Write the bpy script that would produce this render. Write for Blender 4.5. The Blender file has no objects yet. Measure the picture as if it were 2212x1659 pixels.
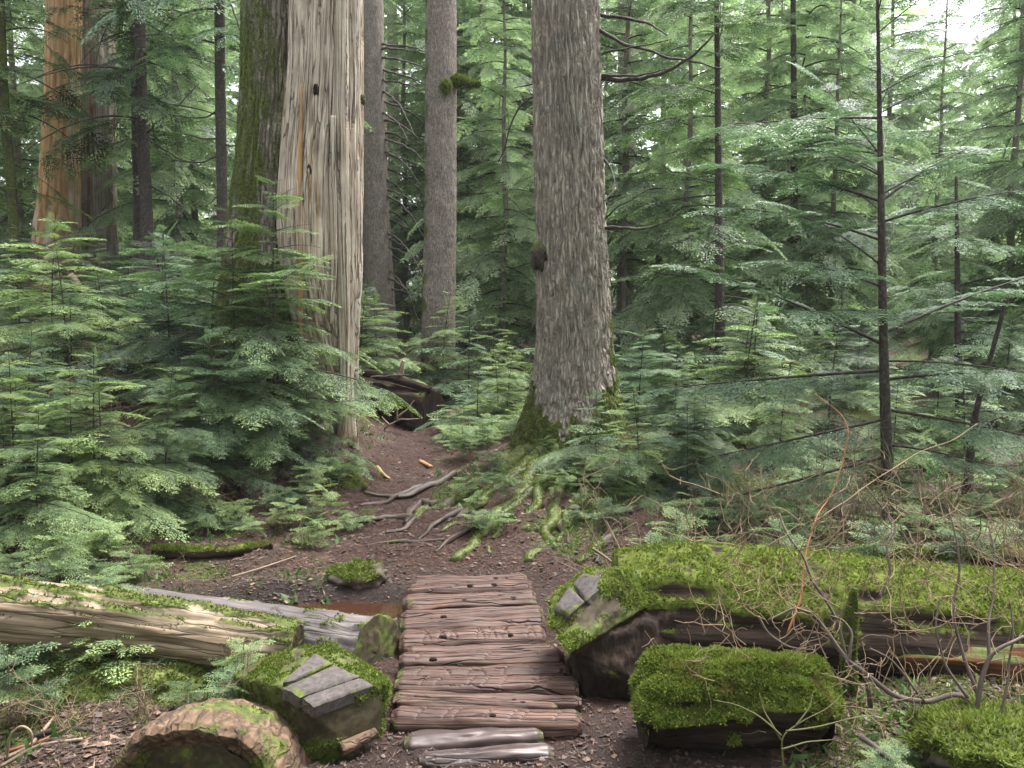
import bpy, math, random
import numpy as np
from mathutils import Vector, Matrix

# ------------------------------------------------------------------ camera, sky, sun, exposure
SC = bpy.context.scene
COL = SC.collection
F = 1751.0                       # focal length in units of a 2212 x 1659 picture
PITCH = math.radians(5.34)
CZ = 1.87
cam = bpy.data.cameras.new('camera')
cam.sensor_width = 36.0
cam.lens = 36.0 * F / 2212.0
cam.clip_start = 0.05
cam.clip_end = 600
camo = bpy.data.objects.new('camera', cam)
COL.objects.link(camo)
camo.location = (0, 0, CZ)
camo.rotation_euler = (math.pi / 2 - PITCH, 0, 0)
SC.camera = camo

SUN_EL, SUN_AZ = math.radians(66), math.radians(48)     # azimuth measured from +Y towards +X
w = bpy.data.worlds.new('World'); SC.world = w; w.use_nodes = True
nt = w.node_tree; nt.nodes.clear()
out = nt.nodes.new('ShaderNodeOutputWorld'); bg = nt.nodes.new('ShaderNodeBackground')
sky = nt.nodes.new('ShaderNodeTexSky'); sky.sky_type = 'NISHITA'; sky.sun_disc = False
sky.sun_elevation = SUN_EL; sky.sun_rotation = SUN_AZ
sky.air_density = 1.0; sky.dust_density = 4.0; sky.ozone_density = 1.0
hs = nt.nodes.new('ShaderNodeHueSaturation'); hs.inputs['Saturation'].default_value = 0.22   # cloud cover
nt.links.new(sky.outputs[0], hs.inputs['Color']); nt.links.new(hs.outputs[0], bg.inputs[0])
nt.links.new(bg.outputs[0], out.inputs[0]); bg.inputs[1].default_value = 0.10
sun = bpy.data.lights.new('sun', 'SUN'); sun.energy = 1.5; sun.angle = math.radians(25); sun.color = (1.0, 0.97, 0.92)
suno = bpy.data.objects.new('sun', sun); COL.objects.link(suno)
sd = Vector((math.sin(SUN_AZ) * math.cos(SUN_EL), math.cos(SUN_AZ) * math.cos(SUN_EL), math.sin(SUN_EL)))
suno.rotation_euler = sd.to_track_quat('Z', 'Y').to_euler()
vs = SC.view_settings
vs.view_transform = 'Standard'; vs.look = 'None'; vs.gamma = 1.0; vs.use_curve_mapping = False
vs.exposure = 2.6
SC.cycles.max_bounces = 6; SC.cycles.diffuse_bounces = 3; SC.cycles.glossy_bounces = 2
SC.cycles.transmission_bounces = 3; SC.cycles.use_denoising = True

RNG = np.random.default_rng(11)
random.seed(5)

# ------------------------------------------------------------------ numeric helpers
_perm = np.random.default_rng(3).permutation(256)
_perm = np.concatenate([_perm, _perm, _perm])
_g = np.random.default_rng(4).normal(size=(256, 3)); _g /= np.linalg.norm(_g, axis=1)[:, None]
def pn(P):
    P = np.asarray(P, float)
    i = np.floor(P).astype(int); f = P - i; i &= 255
    u = f * f * f * (f * (f * 6 - 15) + 10)
    r = np.zeros(len(P))
    for dx in (0, 1):
        for dy in (0, 1):
            for dz in (0, 1):
                h = _perm[_perm[_perm[i[:, 0] + dx] + i[:, 1] + dy] + i[:, 2] + dz]
                gr = _g[h]
                dot = gr[:, 0] * (f[:, 0] - dx) + gr[:, 1] * (f[:, 1] - dy) + gr[:, 2] * (f[:, 2] - dz)
                wx = u[:, 0] if dx else 1 - u[:, 0]
                wy = u[:, 1] if dy else 1 - u[:, 1]
                wz = u[:, 2] if dz else 1 - u[:, 2]
                r += dot * wx * wy * wz
    return r * 1.6
def fbm(P, o=3):
    P = np.asarray(P, float); r = np.zeros(len(P)); a = 1.0
    for k in range(o):
        r += a * pn(P * 2 ** k + 17.3 * k); a *= 0.5
    return r
def sstep(a, b, x):
    t = np.clip((x - a) / (b - a), 0, 1); return t * t * (3 - 2 * t)
def nrm(v):
    v = np.asarray(v, float); return v / max(np.linalg.norm(v), 1e-9)

def ray(px, py):
    u = (px - 1106) / F; v = (829.5 - py) / F
    d = np.array([u, math.cos(PITCH) + v * math.sin(PITCH), -math.sin(PITCH) + v * math.cos(PITCH)])
    return d
def Pd(px, py, d):
    r = ray(px, py); return np.array([0, 0, CZ]) + r * (d / r[1])
def Pz(px, py, z):
    r = ray(px, py); return np.array([0, 0, CZ]) + r * ((z - CZ) / r[2])

# ------------------------------------------------------------------ ground height
_c = [(-300,3,0),(0,3,0),(500,3,0),(1106,3,-.03),(1700,3,0),(2212,3,0),(2600,3,.02),
 (-200,4,.03),(300,4,-.02),(900,4,-.06),(1106,4,-.07),(1350,4,-.04),(1600,4,-.02),(2212,4,.02),
 (0,5,.1),(500,5.1,-.04),(800,5.1,-.06),(1106,5,-.06),(1400,5,.0),(2200,5,.05),
 (0,6,.28),(300,6,.06),(700,6,.0),(1000,6,-.01),(1200,6.1,.03),(1500,6,.08),(2200,6,.08),
 (0,7.5,.7),(350,7.3,.22),(650,7.6,.2),(830,7.5,.01),(950,7.5,.06),(1100,7.5,.3),(1250,7.5,.36),(1450,7.5,.27),(1700,7.5,.12),(2200,7.5,.1),
 (0,8.8,1.0),(400,8.8,.7),(650,8.8,.45),(750,9,.36),(860,8.8,.03),(960,8.8,.08),(1120,8.6,.42),(1225,8.6,.5),(1400,8.6,.4),(1700,8.8,.2),(2200,9,.12),
 (-300,11,1.4),(100,11,1.3),(600,11,.7),(800,11,.25),(930,11,.12),(1100,11,.25),(1400,11,.35),(1900,11,.25),(2400,11,.25),
 (-300,16,2),(0,16,1.8),(500,16,1.2),(850,16,.7),(1100,16,.45),(1600,16,.5),(2200,16,.4),(2700,16,.5),
 (0,30,2.6),(800,30,1.4),(1500,30,1.0),(2300,30,1.0),(0,60,3.2),(1106,60,2.4),(2300,60,2.2),(0,140,4),(1106,140,3.6),(2300,140,3.6)]
_c = np.array([((p - 1106) / F * d, d, z) for p, d, z in _c])
def _warp(x, y):
    yy = np.maximum(y, 2.2)
    return np.stack([np.clip(x / (yy + 2), -1.3, 1.3) * 2.2, np.log(yy + 2) * 1.6], -1)
_q = _warp(_c[:, 0], _c[:, 1])
def _tps(r2): return 0.5 * r2 * np.log(r2 + 1e-9)
_K = _tps(((_q[:, None] - _q[None]) ** 2).sum(-1)) + 0.004 * np.eye(len(_q))
_Pm = np.concatenate([np.ones((len(_q), 1)), _q], 1)
_A = np.block([[_K, _Pm], [_Pm.T, np.zeros((3, 3))]])
_sol = np.linalg.solve(_A, np.concatenate([_c[:, 2], np.zeros(3)]))
PUD = Pz(690, 1292, 0)          # centre of the puddle
def pathmask(x, y):
    px = np.interp(y, [2, 3.2, 5.6, 6.4, 7.5, 9, 10.5, 13], [.15, .12, -.28, -.72, -1.15, -1.3, -1.2, -1.9])
    hw = np.interp(y, [2, 3.3, 5.6, 6.4, 7.5, 9, 10.5, 13], [1.0, .85, .85, .55, .38, .32, .32, .3])
    return 1 - sstep(.75, 1.35, np.abs(x - px) / hw)
def gz(x, y, rough=True):
    x = np.atleast_1d(np.asarray(x, float)); y = np.atleast_1d(np.asarray(y, float))
    z = np.zeros(len(x))
    for k in range(0, len(x), 20000):
        q = _warp(x[k:k + 20000], y[k:k + 20000])
        r2 = ((q[:, None] - _q[None]) ** 2).sum(-1)
        z[k:k + 20000] = _tps(r2) @ _sol[:-3] + _sol[-3] + q @ _sol[-2:]
    if rough:
        pm = pathmask(x, y); P = np.stack([x, y, x * 0], -1)
        amp = 0.07 * (1 - pm) + 0.03 * pm
        z = z + amp * fbm(P * 1.7, 4) + 0.014 * fbm(P * 9, 3)
        far = sstep(12, 30, y); z = z + far * 0.35 * fbm(P * .21 + 5, 2)
    z = z - 0.10 * np.exp(-(((x - PUD[0]) / .85) ** 2 + ((y - PUD[1]) / .22) ** 2) ** 1.5)
    return z
def g1(x, y): return float(gz([x], [y])[0])
def Pg(px, py, lift=0.0):
    r = ray(px, py); ts = np.linspace(2.2, 40, 500) / r[1]
    X = r[0] * ts; Y = r[1] * ts; Z = CZ + r[2] * ts
    below = np.where(Z < gz(X, Y, False))[0]
    k = below[0] if len(below) else len(ts) - 1
    return np.array([X[k], Y[k], g1(X[k], Y[k]) + lift])

# ------------------------------------------------------------------ mesh building
class MB:
    def __init__(s): s.V = []; s.Q = []; s.T = []; s.A = {}; s.n = 0
    def add(s, V, Q=None, T=None, **attrs):
        V = np.asarray(V, float); n = len(V)
        s.V.append(V)
        if Q is not None and len(Q): s.Q.append(np.asarray(Q, int) + s.n)
        if T is not None and len(T): s.T.append(np.asarray(T, int) + s.n)
        for k, a in attrs.items(): s.A.setdefault(k, []).append((s.n, np.asarray(a, float)))
        s.n += n; return s
    def arrays(s):
        V = np.concatenate(s.V) if s.V else np.zeros((0, 3))
        Q = np.concatenate(s.Q) if s.Q else np.zeros((0, 4), int)
        T = np.concatenate(s.T) if s.T else np.zeros((0, 3), int)
        A = {}
        for k, l in s.A.items():
            full = np.zeros((len(V),) + l[0][1].shape[1:])
            for st, a in l: full[st:st + len(a)] = a
            A[k] = full
        return V, Q, T, A
def make_mesh(name, V, Q, T, A, mat, smooth=True):
    me = bpy.data.meshes.new(name)
    nq, ntr = len(Q), len(T)
    me.vertices.add(len(V)); me.vertices.foreach_set('co', np.asarray(V, np.float32).ravel())
    loops = np.concatenate([Q.ravel(), T.ravel()]).astype(np.int32)
    me.loops.add(len(loops)); me.loops.foreach_set('vertex_index', loops)
    st = np.concatenate([np.arange(nq) * 4, nq * 4 + np.arange(ntr) * 3]).astype(np.int32)
    me.polygons.add(nq + ntr); me.polygons.foreach_set('loop_start', st)
    me.polygons.foreach_set('use_smooth', np.full(nq + ntr, bool(smooth)))
    for k, a in A.items():
        if a.ndim == 1:
            at = me.attributes.new(k, 'FLOAT', 'POINT'); at.data.foreach_set('value', a.astype(np.float32))
        else:
            at = me.attributes.new(k, 'FLOAT_VECTOR', 'POINT'); at.data.foreach_set('vector', a.astype(np.float32).ravel())
    me.update(calc_edges=True)
    if mat: me.materials.append(mat)
    return me
BASE = {}
def thing(name, label, cat, loc, group=None):
    o = bpy.data.objects.new(name, None); COL.objects.link(o)
    o.location = tuple(float(v) for v in loc); o.empty_display_size = 0.1
    o['label'] = label; o['category'] = cat
    if group: o['group'] = group
    BASE[o.name] = np.asarray(loc, float)
    return o
def part(name, mb, mat, parent=None, smooth=True, kind=None):
    V, Q, T, A = mb.arrays()
    if parent is not None: V = V - BASE[parent.name]
    o = bpy.data.objects.new(name, make_mesh(name, V, Q, T, A, mat, smooth)); COL.objects.link(o)
    if parent is not None:
        o.parent = parent; BASE[o.name] = BASE[parent.name]
    if kind: o['kind'] = kind
    return o
def tag(o, label, cat, group=None):
    o['label'] = label; o['category'] = cat
    if group: o['group'] = group
    return o
def copy_tree(o, parent=None):
    c = o.copy(); COL.objects.link(c); c.parent = parent
    for ch in list(o.children): copy_tree(ch, c)
    return c

def resample(P, n, power=1.0):
    P = np.asarray(P, float)
    d = np.concatenate([[0], np.cumsum(np.linalg.norm(np.diff(P[:, :3], axis=0), axis=1))])
    # catmull-rom like smoothing through dense linear + moving average
    t = np.linspace(0, 1, n) ** power * d[-1]
    m = 8 * len(P)
    tt = np.linspace(0, d[-1], m)
    L = np.stack([np.interp(tt, d, P[:, k]) for k in range(P.shape[1])], -1)
    ker = np.ones(7) / 7
    Lp = np.concatenate([2 * L[:1] - L[3:0:-1], L, 2 * L[-1:] - L[-2:-5:-1]])
    S = np.stack([np.convolve(Lp[:, k], ker, 'valid') for k in range(P.shape[1])], -1)
    return np.stack([np.interp(t, tt, S[:, k]) for k in range(P.shape[1])], -1)
def frames(P):
    T = np.gradient(P, axis=0); T /= np.linalg.norm(T, axis=1)[:, None] + 1e-12
    N = np.zeros_like(P); ref = np.array([0, 0, 1.0]) if abs(T[0, 2]) < .8 else np.array([0, -1.0, 0])
    n = ref - T[0] * (ref @ T[0]); n /= np.linalg.norm(n)
    for i in range(len(P)):
        n = n - T[i] * (n @ T[i]); n /= np.linalg.norm(n) + 1e-12; N[i] = n
    return T, N, np.cross(T, N)
def tube(mb, P, R, sides=8, disp=None, cap=True, flat=1.0, capdisp=0.0, **attrs):
    """P (n,3), R (n). disp(theta, s, r) -> new radius. Stores 'grain' = (r cos, r sin, s)."""
    P = np.asarray(P, float); R = np.asarray(R, float) * np.ones(len(P))
    T, N, B = frames(P); n = len(P)
    th = np.linspace(0, 2 * np.pi, sides, endpoint=False)
    s = np.concatenate([[0], np.cumsum(np.linalg.norm(np.diff(P, axis=0), axis=1))])
    TH, S = np.meshgrid(th, s); RR = np.repeat(R[:, None], sides, 1)
    if disp is not None: RR = disp(TH.ravel(), S.ravel(), RR.ravel()).reshape(n, sides)
    V = P[:, None] + RR[..., None] * (np.cos(TH)[..., None] * N[:, None] * flat + np.sin(TH)[..., None] * B[:, None])
    gr = np.stack([np.cos(TH) * R[:, None], np.sin(TH) * R[:, None], S], -1).reshape(-1, 3)
    V = V.reshape(-1, 3)
    i = np.arange(n - 1)[:, None] * sides; j = np.arange(sides)[None]; j2 = (j + 1) % sides
    Q = np.stack([i + j, i + j2, i + sides + j2, i + sides + j], -1).reshape(-1, 4)
    Tt = []
    if cap:
        k = len(V)
        V = np.concatenate([V, P[:1] - T[:1] * capdisp, P[-1:] + T[-1:] * capdisp]); gr = np.concatenate([gr, [[0, 0, 0]], [[0, 0, s[-1]]]])
        a = np.arange(sides); b = (a + 1) % sides
        Tt = np.concatenate([np.stack([b, a, np.full(sides, k)], -1),
                             np.stack([a + (n - 1) * sides, b + (n - 1) * sides, np.full(sides, k + 1)], -1)])
    at = {kk: np.full(len(V), v) for kk, v in attrs.items()}
    mb.add(V, Q, Tt, grain=gr, **at)
    return V, Q
def surf_samples(V, Q, n, maskfn=None):
    """random points and normals on quads, kept where maskfn(P, N) > random"""
    a, b, c, d = V[Q[:, 0]], V[Q[:, 1]], V[Q[:, 2]], V[Q[:, 3]]
    nr = np.cross(c - a, d - b); ar = np.linalg.norm(nr, axis=1) + 1e-12
    f = RNG.choice(len(Q), n, p=ar / ar.sum())
    u = RNG.random((n, 1)); v = RNG.random((n, 1))
    P = (a[f] * (1 - u) + b[f] * u) * (1 - v) + (d[f] * (1 - u) + c[f] * u) * v
    N = nr[f] / ar[f][:, None]
    if maskfn is not None:
        k = maskfn(P, N) > RNG.random(n); P, N = P[k], N[k]
    return P, N
def blades(mb, P, N, length, width, spread=.8, up=.3):
    n = len(P)
    if n == 0: return
    d = N + RNG.normal(size=(n, 3)) * spread; d[:, 2] += up
    d /= np.linalg.norm(d, axis=1)[:, None]
    l = length * (0.5 + RNG.random((n, 1))); wv = np.cross(d, RNG.normal(size=(n, 3))); wv /= np.linalg.norm(wv, axis=1)[:, None]
    wv *= width * (0.6 + .8 * RNG.random((n, 1)))
    o = P - N * length * .15
    V = np.stack([o - wv * .5, o + wv * .5, o + d * l], 1).reshape(-1, 3)
    T = np.arange(3 * n).reshape(-1, 3)
    tint = np.stack([np.zeros(n), np.zeros(n), np.ones(n)], 1).ravel() * .5 + np.repeat(RNG.random(n) * .5, 3)
    mb.add(V, None, T, tint=tint)

# ------------------------------------------------------------------ materials
def newmat(name):
    m = bpy.data.materials.new(name); m.use_nodes = True; t = m.node_tree; t.nodes.clear()
    o = t.nodes.new('ShaderNodeOutputMaterial'); p = t.nodes.new('ShaderNodeBsdfPrincipled')
    t.links.new(p.outputs[0], o.inputs[0]); return m, t, p, o
def ramp(t, src, stops):
    r = t.nodes.new('ShaderNodeValToRGB'); e = r.color_ramp.elements
    while len(e) < len(stops): e.new(.5)
    for k, (pos, c) in enumerate(stops):
        e[k].position = pos; e[k].color = (*c, 1) if len(c) == 3 else c
    t.links.new(src, r.inputs[0]); return r.outputs[0]
def attr(t, name):
    a = t.nodes.new('ShaderNodeAttribute'); a.attribute_name = name; return a
def noise(t, vec, scale, sc3=(1, 1, 1), detail=4, rough=.55, dist=0.0):
    mp = t.nodes.new('ShaderNodeMapping'); mp.inputs['Scale'].default_value = sc3
    t.links.new(vec, mp.inputs[0])
    n = t.nodes.new('ShaderNodeTexNoise'); n.inputs['Scale'].default_value = scale; n.inputs['Detail'].default_value = detail
    n.inputs['Roughness'].default_value = rough; n.inputs['Distortion'].default_value = dist
    t.links.new(mp.outputs[0], n.inputs['Vector']); return n.outputs['Fac']
def mix(t, f, a, b, mode='MIX'):
    m = t.nodes.new('ShaderNodeMix'); m.data_type = 'RGBA'; m.blend_type = mode
    for i, v in ((0, f), (6, a), (7, b)):
        if isinstance(v, (int, float)): m.inputs[i].default_value = v
        elif isinstance(v, tuple): m.inputs[i].default_value = (*v, 1) if len(v) == 3 else v
        else: t.links.new(v, m.inputs[i])
    return m.outputs[2]
def mth(t, op, a, b=None):
    m = t.nodes.new('ShaderNodeMath'); m.operation = op; m.use_clamp = False
    for i, v in ((0, a), (1, b)):
        if v is None: continue
        if isinstance(v, (int, float)): m.inputs[i].default_value = v
        else: t.links.new(v, m.inputs[i])
    return m.outputs[0]
def bump(t, p, h, strength, dist):
    b = t.nodes.new('ShaderNodeBump'); b.inputs['Strength'].default_value = strength; b.inputs['Distance'].default_value = dist
    t.links.new(h, b.inputs['Height']); t.links.new(b.outputs[0], p.inputs['Normal'])

MOSS_STOPS = [(.28, (.018, .023, .005)), (.5, (.058, .074, .013)), (.72, (.13, .155, .03))]
def wood_mat(name, stops, sc=(14, 14, 1.2), nscale=3.0, patch=None, rough=.8, bstr=.5, bdist=.012, moss=True, lichen=None, moss_stops=None, cracks=None, spec=.3):
    m, t, p, o = newmat(name)
    g = attr(t, 'grain').outputs['Vector']
    n1 = noise(t, g, nscale, sc, 6, .6, .3 if sc[2] > 1.9 else .06)
    col = ramp(t, n1, stops)
    if patch:
        n2 = noise(t, g, 1.0, patch[1], 4, .6, .2)
        col = mix(t, ramp(t, n2, [(patch[2], (0, 0, 0)), (patch[3], (1, 1, 1))]), col, patch[0])
    if lichen:
        n3 = noise(t, g, lichen[1], (1, 1, .6), 5, .7)
        col = mix(t, ramp(t, n3, [(lichen[2], (0, 0, 0)), (lichen[2] + .08, (1, 1, 1))]), col, lichen[0])
    bh = n1
    if cracks:
        mp = t.nodes.new('ShaderNodeMapping'); mp.inputs['Scale'].default_value = cracks[0]
        wob = t.nodes.new('ShaderNodeVectorMath'); wob.operation = 'MULTIPLY_ADD'
        nw = t.nodes.new('ShaderNodeTexNoise'); nw.inputs['Scale'].default_value = 9.0; nw.inputs['Detail'].default_value = 3
        t.links.new(g, nw.inputs['Vector']); t.links.new(nw.outputs['Color'], wob.inputs[0]); wob.inputs[1].default_value = cracks[3] if len(cracks) > 3 else (.06, .06, .45); t.links.new(g, wob.inputs[2])
        t.links.new(wob.outputs[0], mp.inputs[0])
        vo = t.nodes.new('ShaderNodeTexVoronoi'); vo.feature = 'DISTANCE_TO_EDGE'; vo.inputs['Scale'].default_value = 1.0
        t.links.new(mp.outputs[0], vo.inputs['Vector'])
        pl = ramp(t, vo.outputs['Distance'], [(.0, (0, 0, 0)), (cracks[1], (1, 1, 1))])
        col = mix(t, pl, mix(t, .65, col, cracks[2]), col)
        bh = mth(t, 'ADD', mth(t, 'MULTIPLY', n1, .5), pl)
    gn = t.nodes.new('ShaderNodeTexCoord').outputs['Object']
    nb = noise(t, gn, 3.5, (1, 1, 1), 3, .6)
    col = mix(t, .55, col, ramp(t, nb, [(.3, (.45, .45, .45)), (.7, (1.25, 1.22, 1.2))]), 'MULTIPLY')
    if moss:
        mo = attr(t, 'moss').outputs['Fac']
        nm = noise(t, gn, 38, (1, 1, 1), 4, .65)
        mf = ramp(t, mth(t, 'ADD', mo, mth(t, 'MULTIPLY', mth(t, 'SUBTRACT', nm, .5), .9)), [(.42, (0, 0, 0)), (.58, (1, 1, 1))])
        mc = ramp(t, noise(t, gn, 22, (1, 1, 1), 5, .7), moss_stops or MOSS_STOPS)
        col = mix(t, mf, col, mc)
    t.links.new(col, p.inputs['Base Color']); p.inputs['Roughness'].default_value = rough
    p.inputs['Specular IOR Level'].default_value = spec
    bump(t, p, bh, bstr, bdist)
    return m
def leaf_mat(name, dark, mid, light, trans=.35, rough=.5, spec=.35, var=.25, brown=None, tt=(1.0, 1.15, .8)):
    m, t, p, o = newmat(name)
    ti = attr(t, 'tint').outputs['Fac']
    oi = t.nodes.new('ShaderNodeObjectInfo')
    gc = t.nodes.new('ShaderNodeTexCoord').outputs['Object']
    n = noise(t, gc, 1.3, (1, 1, 1), 3, .6)
    f = mth(t, 'ADD', mth(t, 'MULTIPLY', ti, .6), mth(t, 'ADD', mth(t, 'MULTIPLY', n, .7), mth(t, 'MULTIPLY', mth(t, 'SUBTRACT', oi.outputs['Random'], .5), var)))
    col = ramp(t, f, [(.35, dark), (.62, mid), (.95, light)])
    if brown:
        nb = noise(t, gc, brown[1], (1, 1, 1), 4, .65)
        col = mix(t, ramp(t, nb, [(brown[2], (0, 0, 0)), (brown[2] + .14, (1, 1, 1))]), col, brown[0])
    t.links.new(col, p.inputs['Base Color']); p.inputs['Roughness'].default_value = rough
    p.inputs['Specular IOR Level'].default_value = spec
    tr = t.nodes.new('ShaderNodeBsdfTranslucent')
    t.links.new(mix(t, 1.0, col, tt, 'MULTIPLY'), tr.inputs[0])
    ms = t.nodes.new('ShaderNodeMixShader'); ms.inputs[0].default_value = trans
    t.links.new(p.outputs[0], ms.inputs[1]); t.links.new(tr.outputs[0], ms.inputs[2]); t.links.new(ms.outputs[0], o.inputs[0])
    return m
M = {}
M['needle'] = leaf_mat('hemlock_needles', (.03, .052, .024), (.12, .185, .085), (.265, .345, .135), rough=.5, spec=.3, var=.45)
M['needle_cool'] = leaf_mat('cool_hemlock_needles', (.028, .05, .032), (.095, .155, .098), (.18, .26, .145), rough=.5, spec=.3, var=.45)
M['needle_haze_pale'] = leaf_mat('haze_pale_hemlock_needles', (.08, .12, .068), (.195, .27, .16), (.35, .43, .255), trans=.55, spec=.2, tt=(.96, 1.08, .80))  # paler copy of the needles: background haze and brightness put into the colour
M['moss'] = leaf_mat('moss_blades', (.038, .056, .010), (.11, .148, .026), (.26, .305, .075), trans=.32, rough=.8, spec=.1, brown=((.12, .092, .036), 6.0, .53))
M['herb'] = leaf_mat('herb_leaves', (.035, .075, .02), (.08, .15, .04), (.18, .26, .08), trans=.3)
M['bark_furrow'] = wood_mat('furrowed_hemlock_bark', [(.3, (.165, .142, .118)), (.5, (.30, .265, .22)), (.72, (.44, .395, .335))], (24, 24, 2.0), 2.2, bdist=.014, bstr=.8, lichen=((.34, .35, .30), 7, .6), cracks=((30, 30, 2.6), .28, (.07, .05, .042)))
M['bark_smooth'] = wood_mat('fine_grey_bark', [(.3, (.13, .105, .092)), (.5, (.25, .21, .185)), (.72, (.38, .335, .30))], (20, 20, 6), 2.5, bdist=.01, lichen=((.32, .31, .28), 9, .62), cracks=((34, 34, 16), .2, (.06, .045, .04)))
M['bark_moss'] = wood_mat('mossy_cedar_bark', [(.3, (.08, .07, .058)), (.5, (.18, .155, .125)), (.72, (.30, .27, .21))], (18, 18, 1.1), 2.2, bdist=.02, bstr=.8, lichen=((.3, .3, .24), 12, .62), cracks=((24, 24, 2.2), .2, (.035, .028, .022)))
M['bark_dark'] = wood_mat('dark_wet_bark', [(.3, (.02, .016, .014)), (.55, (.055, .043, .038)), (.78, (.16, .145, .135))], (14, 14, 8), 3.0, bdist=.008)
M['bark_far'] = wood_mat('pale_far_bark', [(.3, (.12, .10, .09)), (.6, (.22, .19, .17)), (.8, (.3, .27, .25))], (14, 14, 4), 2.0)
M['bare'] = wood_mat('bare_silver_cedar', [(.26, (.12, .08, .05)), (.38, (.31, .245, .185)), (.54, (.48, .415, .34)), (.75, (.66, .61, .54))], (24, 24, .8), 1.8,
                     patch=((.42, .25, .12), (7, 7, .14), .60, .72), bdist=.022, bstr=.8, cracks=((20, 20, .32), .05, (.05, .036, .026), (.018, .018, .12)))
M['orange_bark'] = wood_mat('orange_stripped_cedar', [(.28, (.14, .07, .03)), (.45, (.36, .20, .09)), (.6, (.48, .30, .15)), (.78, (.52, .44, .34))], (9, 9, .6), 2.0,
                            patch=((.44, .40, .34), (4, 4, .35), .56, .68), bdist=.012)
M['grey_strip'] = wood_mat('grey_stringy_cedar', [(.28, (.12, .09, .075)), (.48, (.26, .215, .185)), (.75, (.42, .385, .34))], (16, 16, .4), 2.0,
                           patch=((.15, .075, .045), (5, 5, .2), .56, .64), bdist=.02, bstr=.8)
M['log_tan'] = wood_mat('weathered_tan_log', [(.28, (.07, .05, .032)), (.45, (.21, .155, .105)), (.6, (.33, .26, .19)), (.78, (.42, .35, .28))], (13, 13, .7), 2.0,
                        patch=((.32, .15, .045), (5, 5, .5), .64, .72), bdist=.014, cracks=((22, 22, .9), .05, (.05, .036, .022), (.018, .018, .12)))
M['log_grey'] = wood_mat('weathered_grey_log', [(.28, (.05, .041, .039)), (.5, (.11, .096, .093)), (.78, (.175, .157, .15))], (22, 22, .9), 2.0, bdist=.008, cracks=((18, 18, .4), .04, (.05, .042, .038), (.018, .018, .12)))
M['log_dark'] = wood_mat('rotting_shade_dark_log', [(.3, (.010, .007, .006)), (.5, (.026, .018, .014)), (.78, (.06, .045, .036))], (18, 18, 1.6), 2.0, bdist=.02, rough=.9, spec=.08)  # rotten wood; near-black also carries the shade on the right log's front
M['log_red'] = wood_mat('rotting_red_log', [(.3, (.02, .009, .006)), (.5, (.075, .03, .012)), (.72, (.26, .10, .022))], (13, 13, .6), 2.0, bdist=.015)
M['cut'] = wood_mat('sawn_log_face', [(.3, (.018, .014, .008)), (.55, (.05, .04, .02)), (.8, (.11, .082, .042))], (12, 12, 12), 2.0, bdist=.008)
M['sawn_grey'] = wood_mat('sawn_grey_wood', [(.3, (.034, .027, .026)), (.5, (.072, .060, .058)), (.75, (.11, .095, .09))], (9, 9, 9), 5.0, bdist=.004)
M['bark_rim'] = wood_mat('cinnamon_bark', [(.3, (.04, .026, .018)), (.5, (.12, .075, .046)), (.75, (.24, .155, .10))], (14, 14, 6), 2.0, bdist=.012, cracks=((18, 18, 9), .14, (.03, .02, .013)))
M['board'] = wood_mat('trodden_split_log', [(.26, (.014, .0065, .005)), (.40, (.046, .022, .0165)), (.55, (.088, .049, .037)), (.76, (.155, .10, .078))], (24, 24, .8), 2.2,
                      patch=((.20, .09, .04), (6, 6, 1.2), .64, .74), rough=.6, bdist=.014, bstr=.9, cracks=((28, 28, 1.0), .05, (.018, .010, .008), (.018, .018, .12)))
M['board_wet'] = wood_mat('muddy_split_log', [(.28, (.03, .02, .019)), (.5, (.065, .046, .044)), (.78, (.10, .076, .074))], (22, 22, 2), 2.0, rough=.38, bdist=.008, cracks=((14, 14, .8), .03, (.02, .013, .012), (.018, .018, .12)))
M['root'] = wood_mat('bare_root', [(.3, (.02, .013, .010)), (.5, (.05, .034, .027)), (.75, (.105, .08, .066))], (16, 16, 1), 2.0, rough=.55)
M['stick'] = wood_mat('dead_stick', [(.3, (.12, .085, .06)), (.5, (.24, .18, .13)), (.75, (.36, .29, .22))], (16, 16, 1), 2.0)
M['twig'] = wood_mat('shrub_twig', [(.3, (.055, .04, .035)), (.5, (.12, .09, .08)), (.75, (.21, .17, .15))], (16, 16, 3), 2.0, moss=False)
M['twig_tan'] = wood_mat('tan_shrub_twig', [(.3, (.11, .075, .045)), (.5, (.22, .155, .10)), (.75, (.33, .26, .17))], (16, 16, 3), 2.0, moss=False)
M['twig_green'] = wood_mat('green_shrub_twig', [(.3, (.06, .065, .025)), (.5, (.13, .13, .055)), (.75, (.22, .205, .11))], (16, 16, 3), 2.0, moss=False)
M['twig_red'] = wood_mat('rusty_shrub_twig', [(.3, (.14, .06, .025)), (.5, (.27, .12, .05)), (.75, (.38, .20, .09))], (16, 16, 3), 2.0, moss=False)
M['rock'] = wood_mat('mossy_hummock', [(.3, (.03, .022, .018)), (.5, (.08, .06, .05)), (.75, (.14, .12, .10))], (4, 4, 4), 2.0)
def litter_mat():
    m, t, p, o = newmat('forest_litter')
    f = attr(t, 'tint').outputs['Fac']
    t.links.new(ramp(t, f, [(.0, (.014, .007, .005)), (.45, (.052, .025, .017)), (.8, (.11, .058, .036)), (1, (.19, .125, .085))]), p.inputs['Base Color'])
    p.inputs['Roughness'].default_value = .65; return m
M['litter'] = litter_mat()
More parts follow.
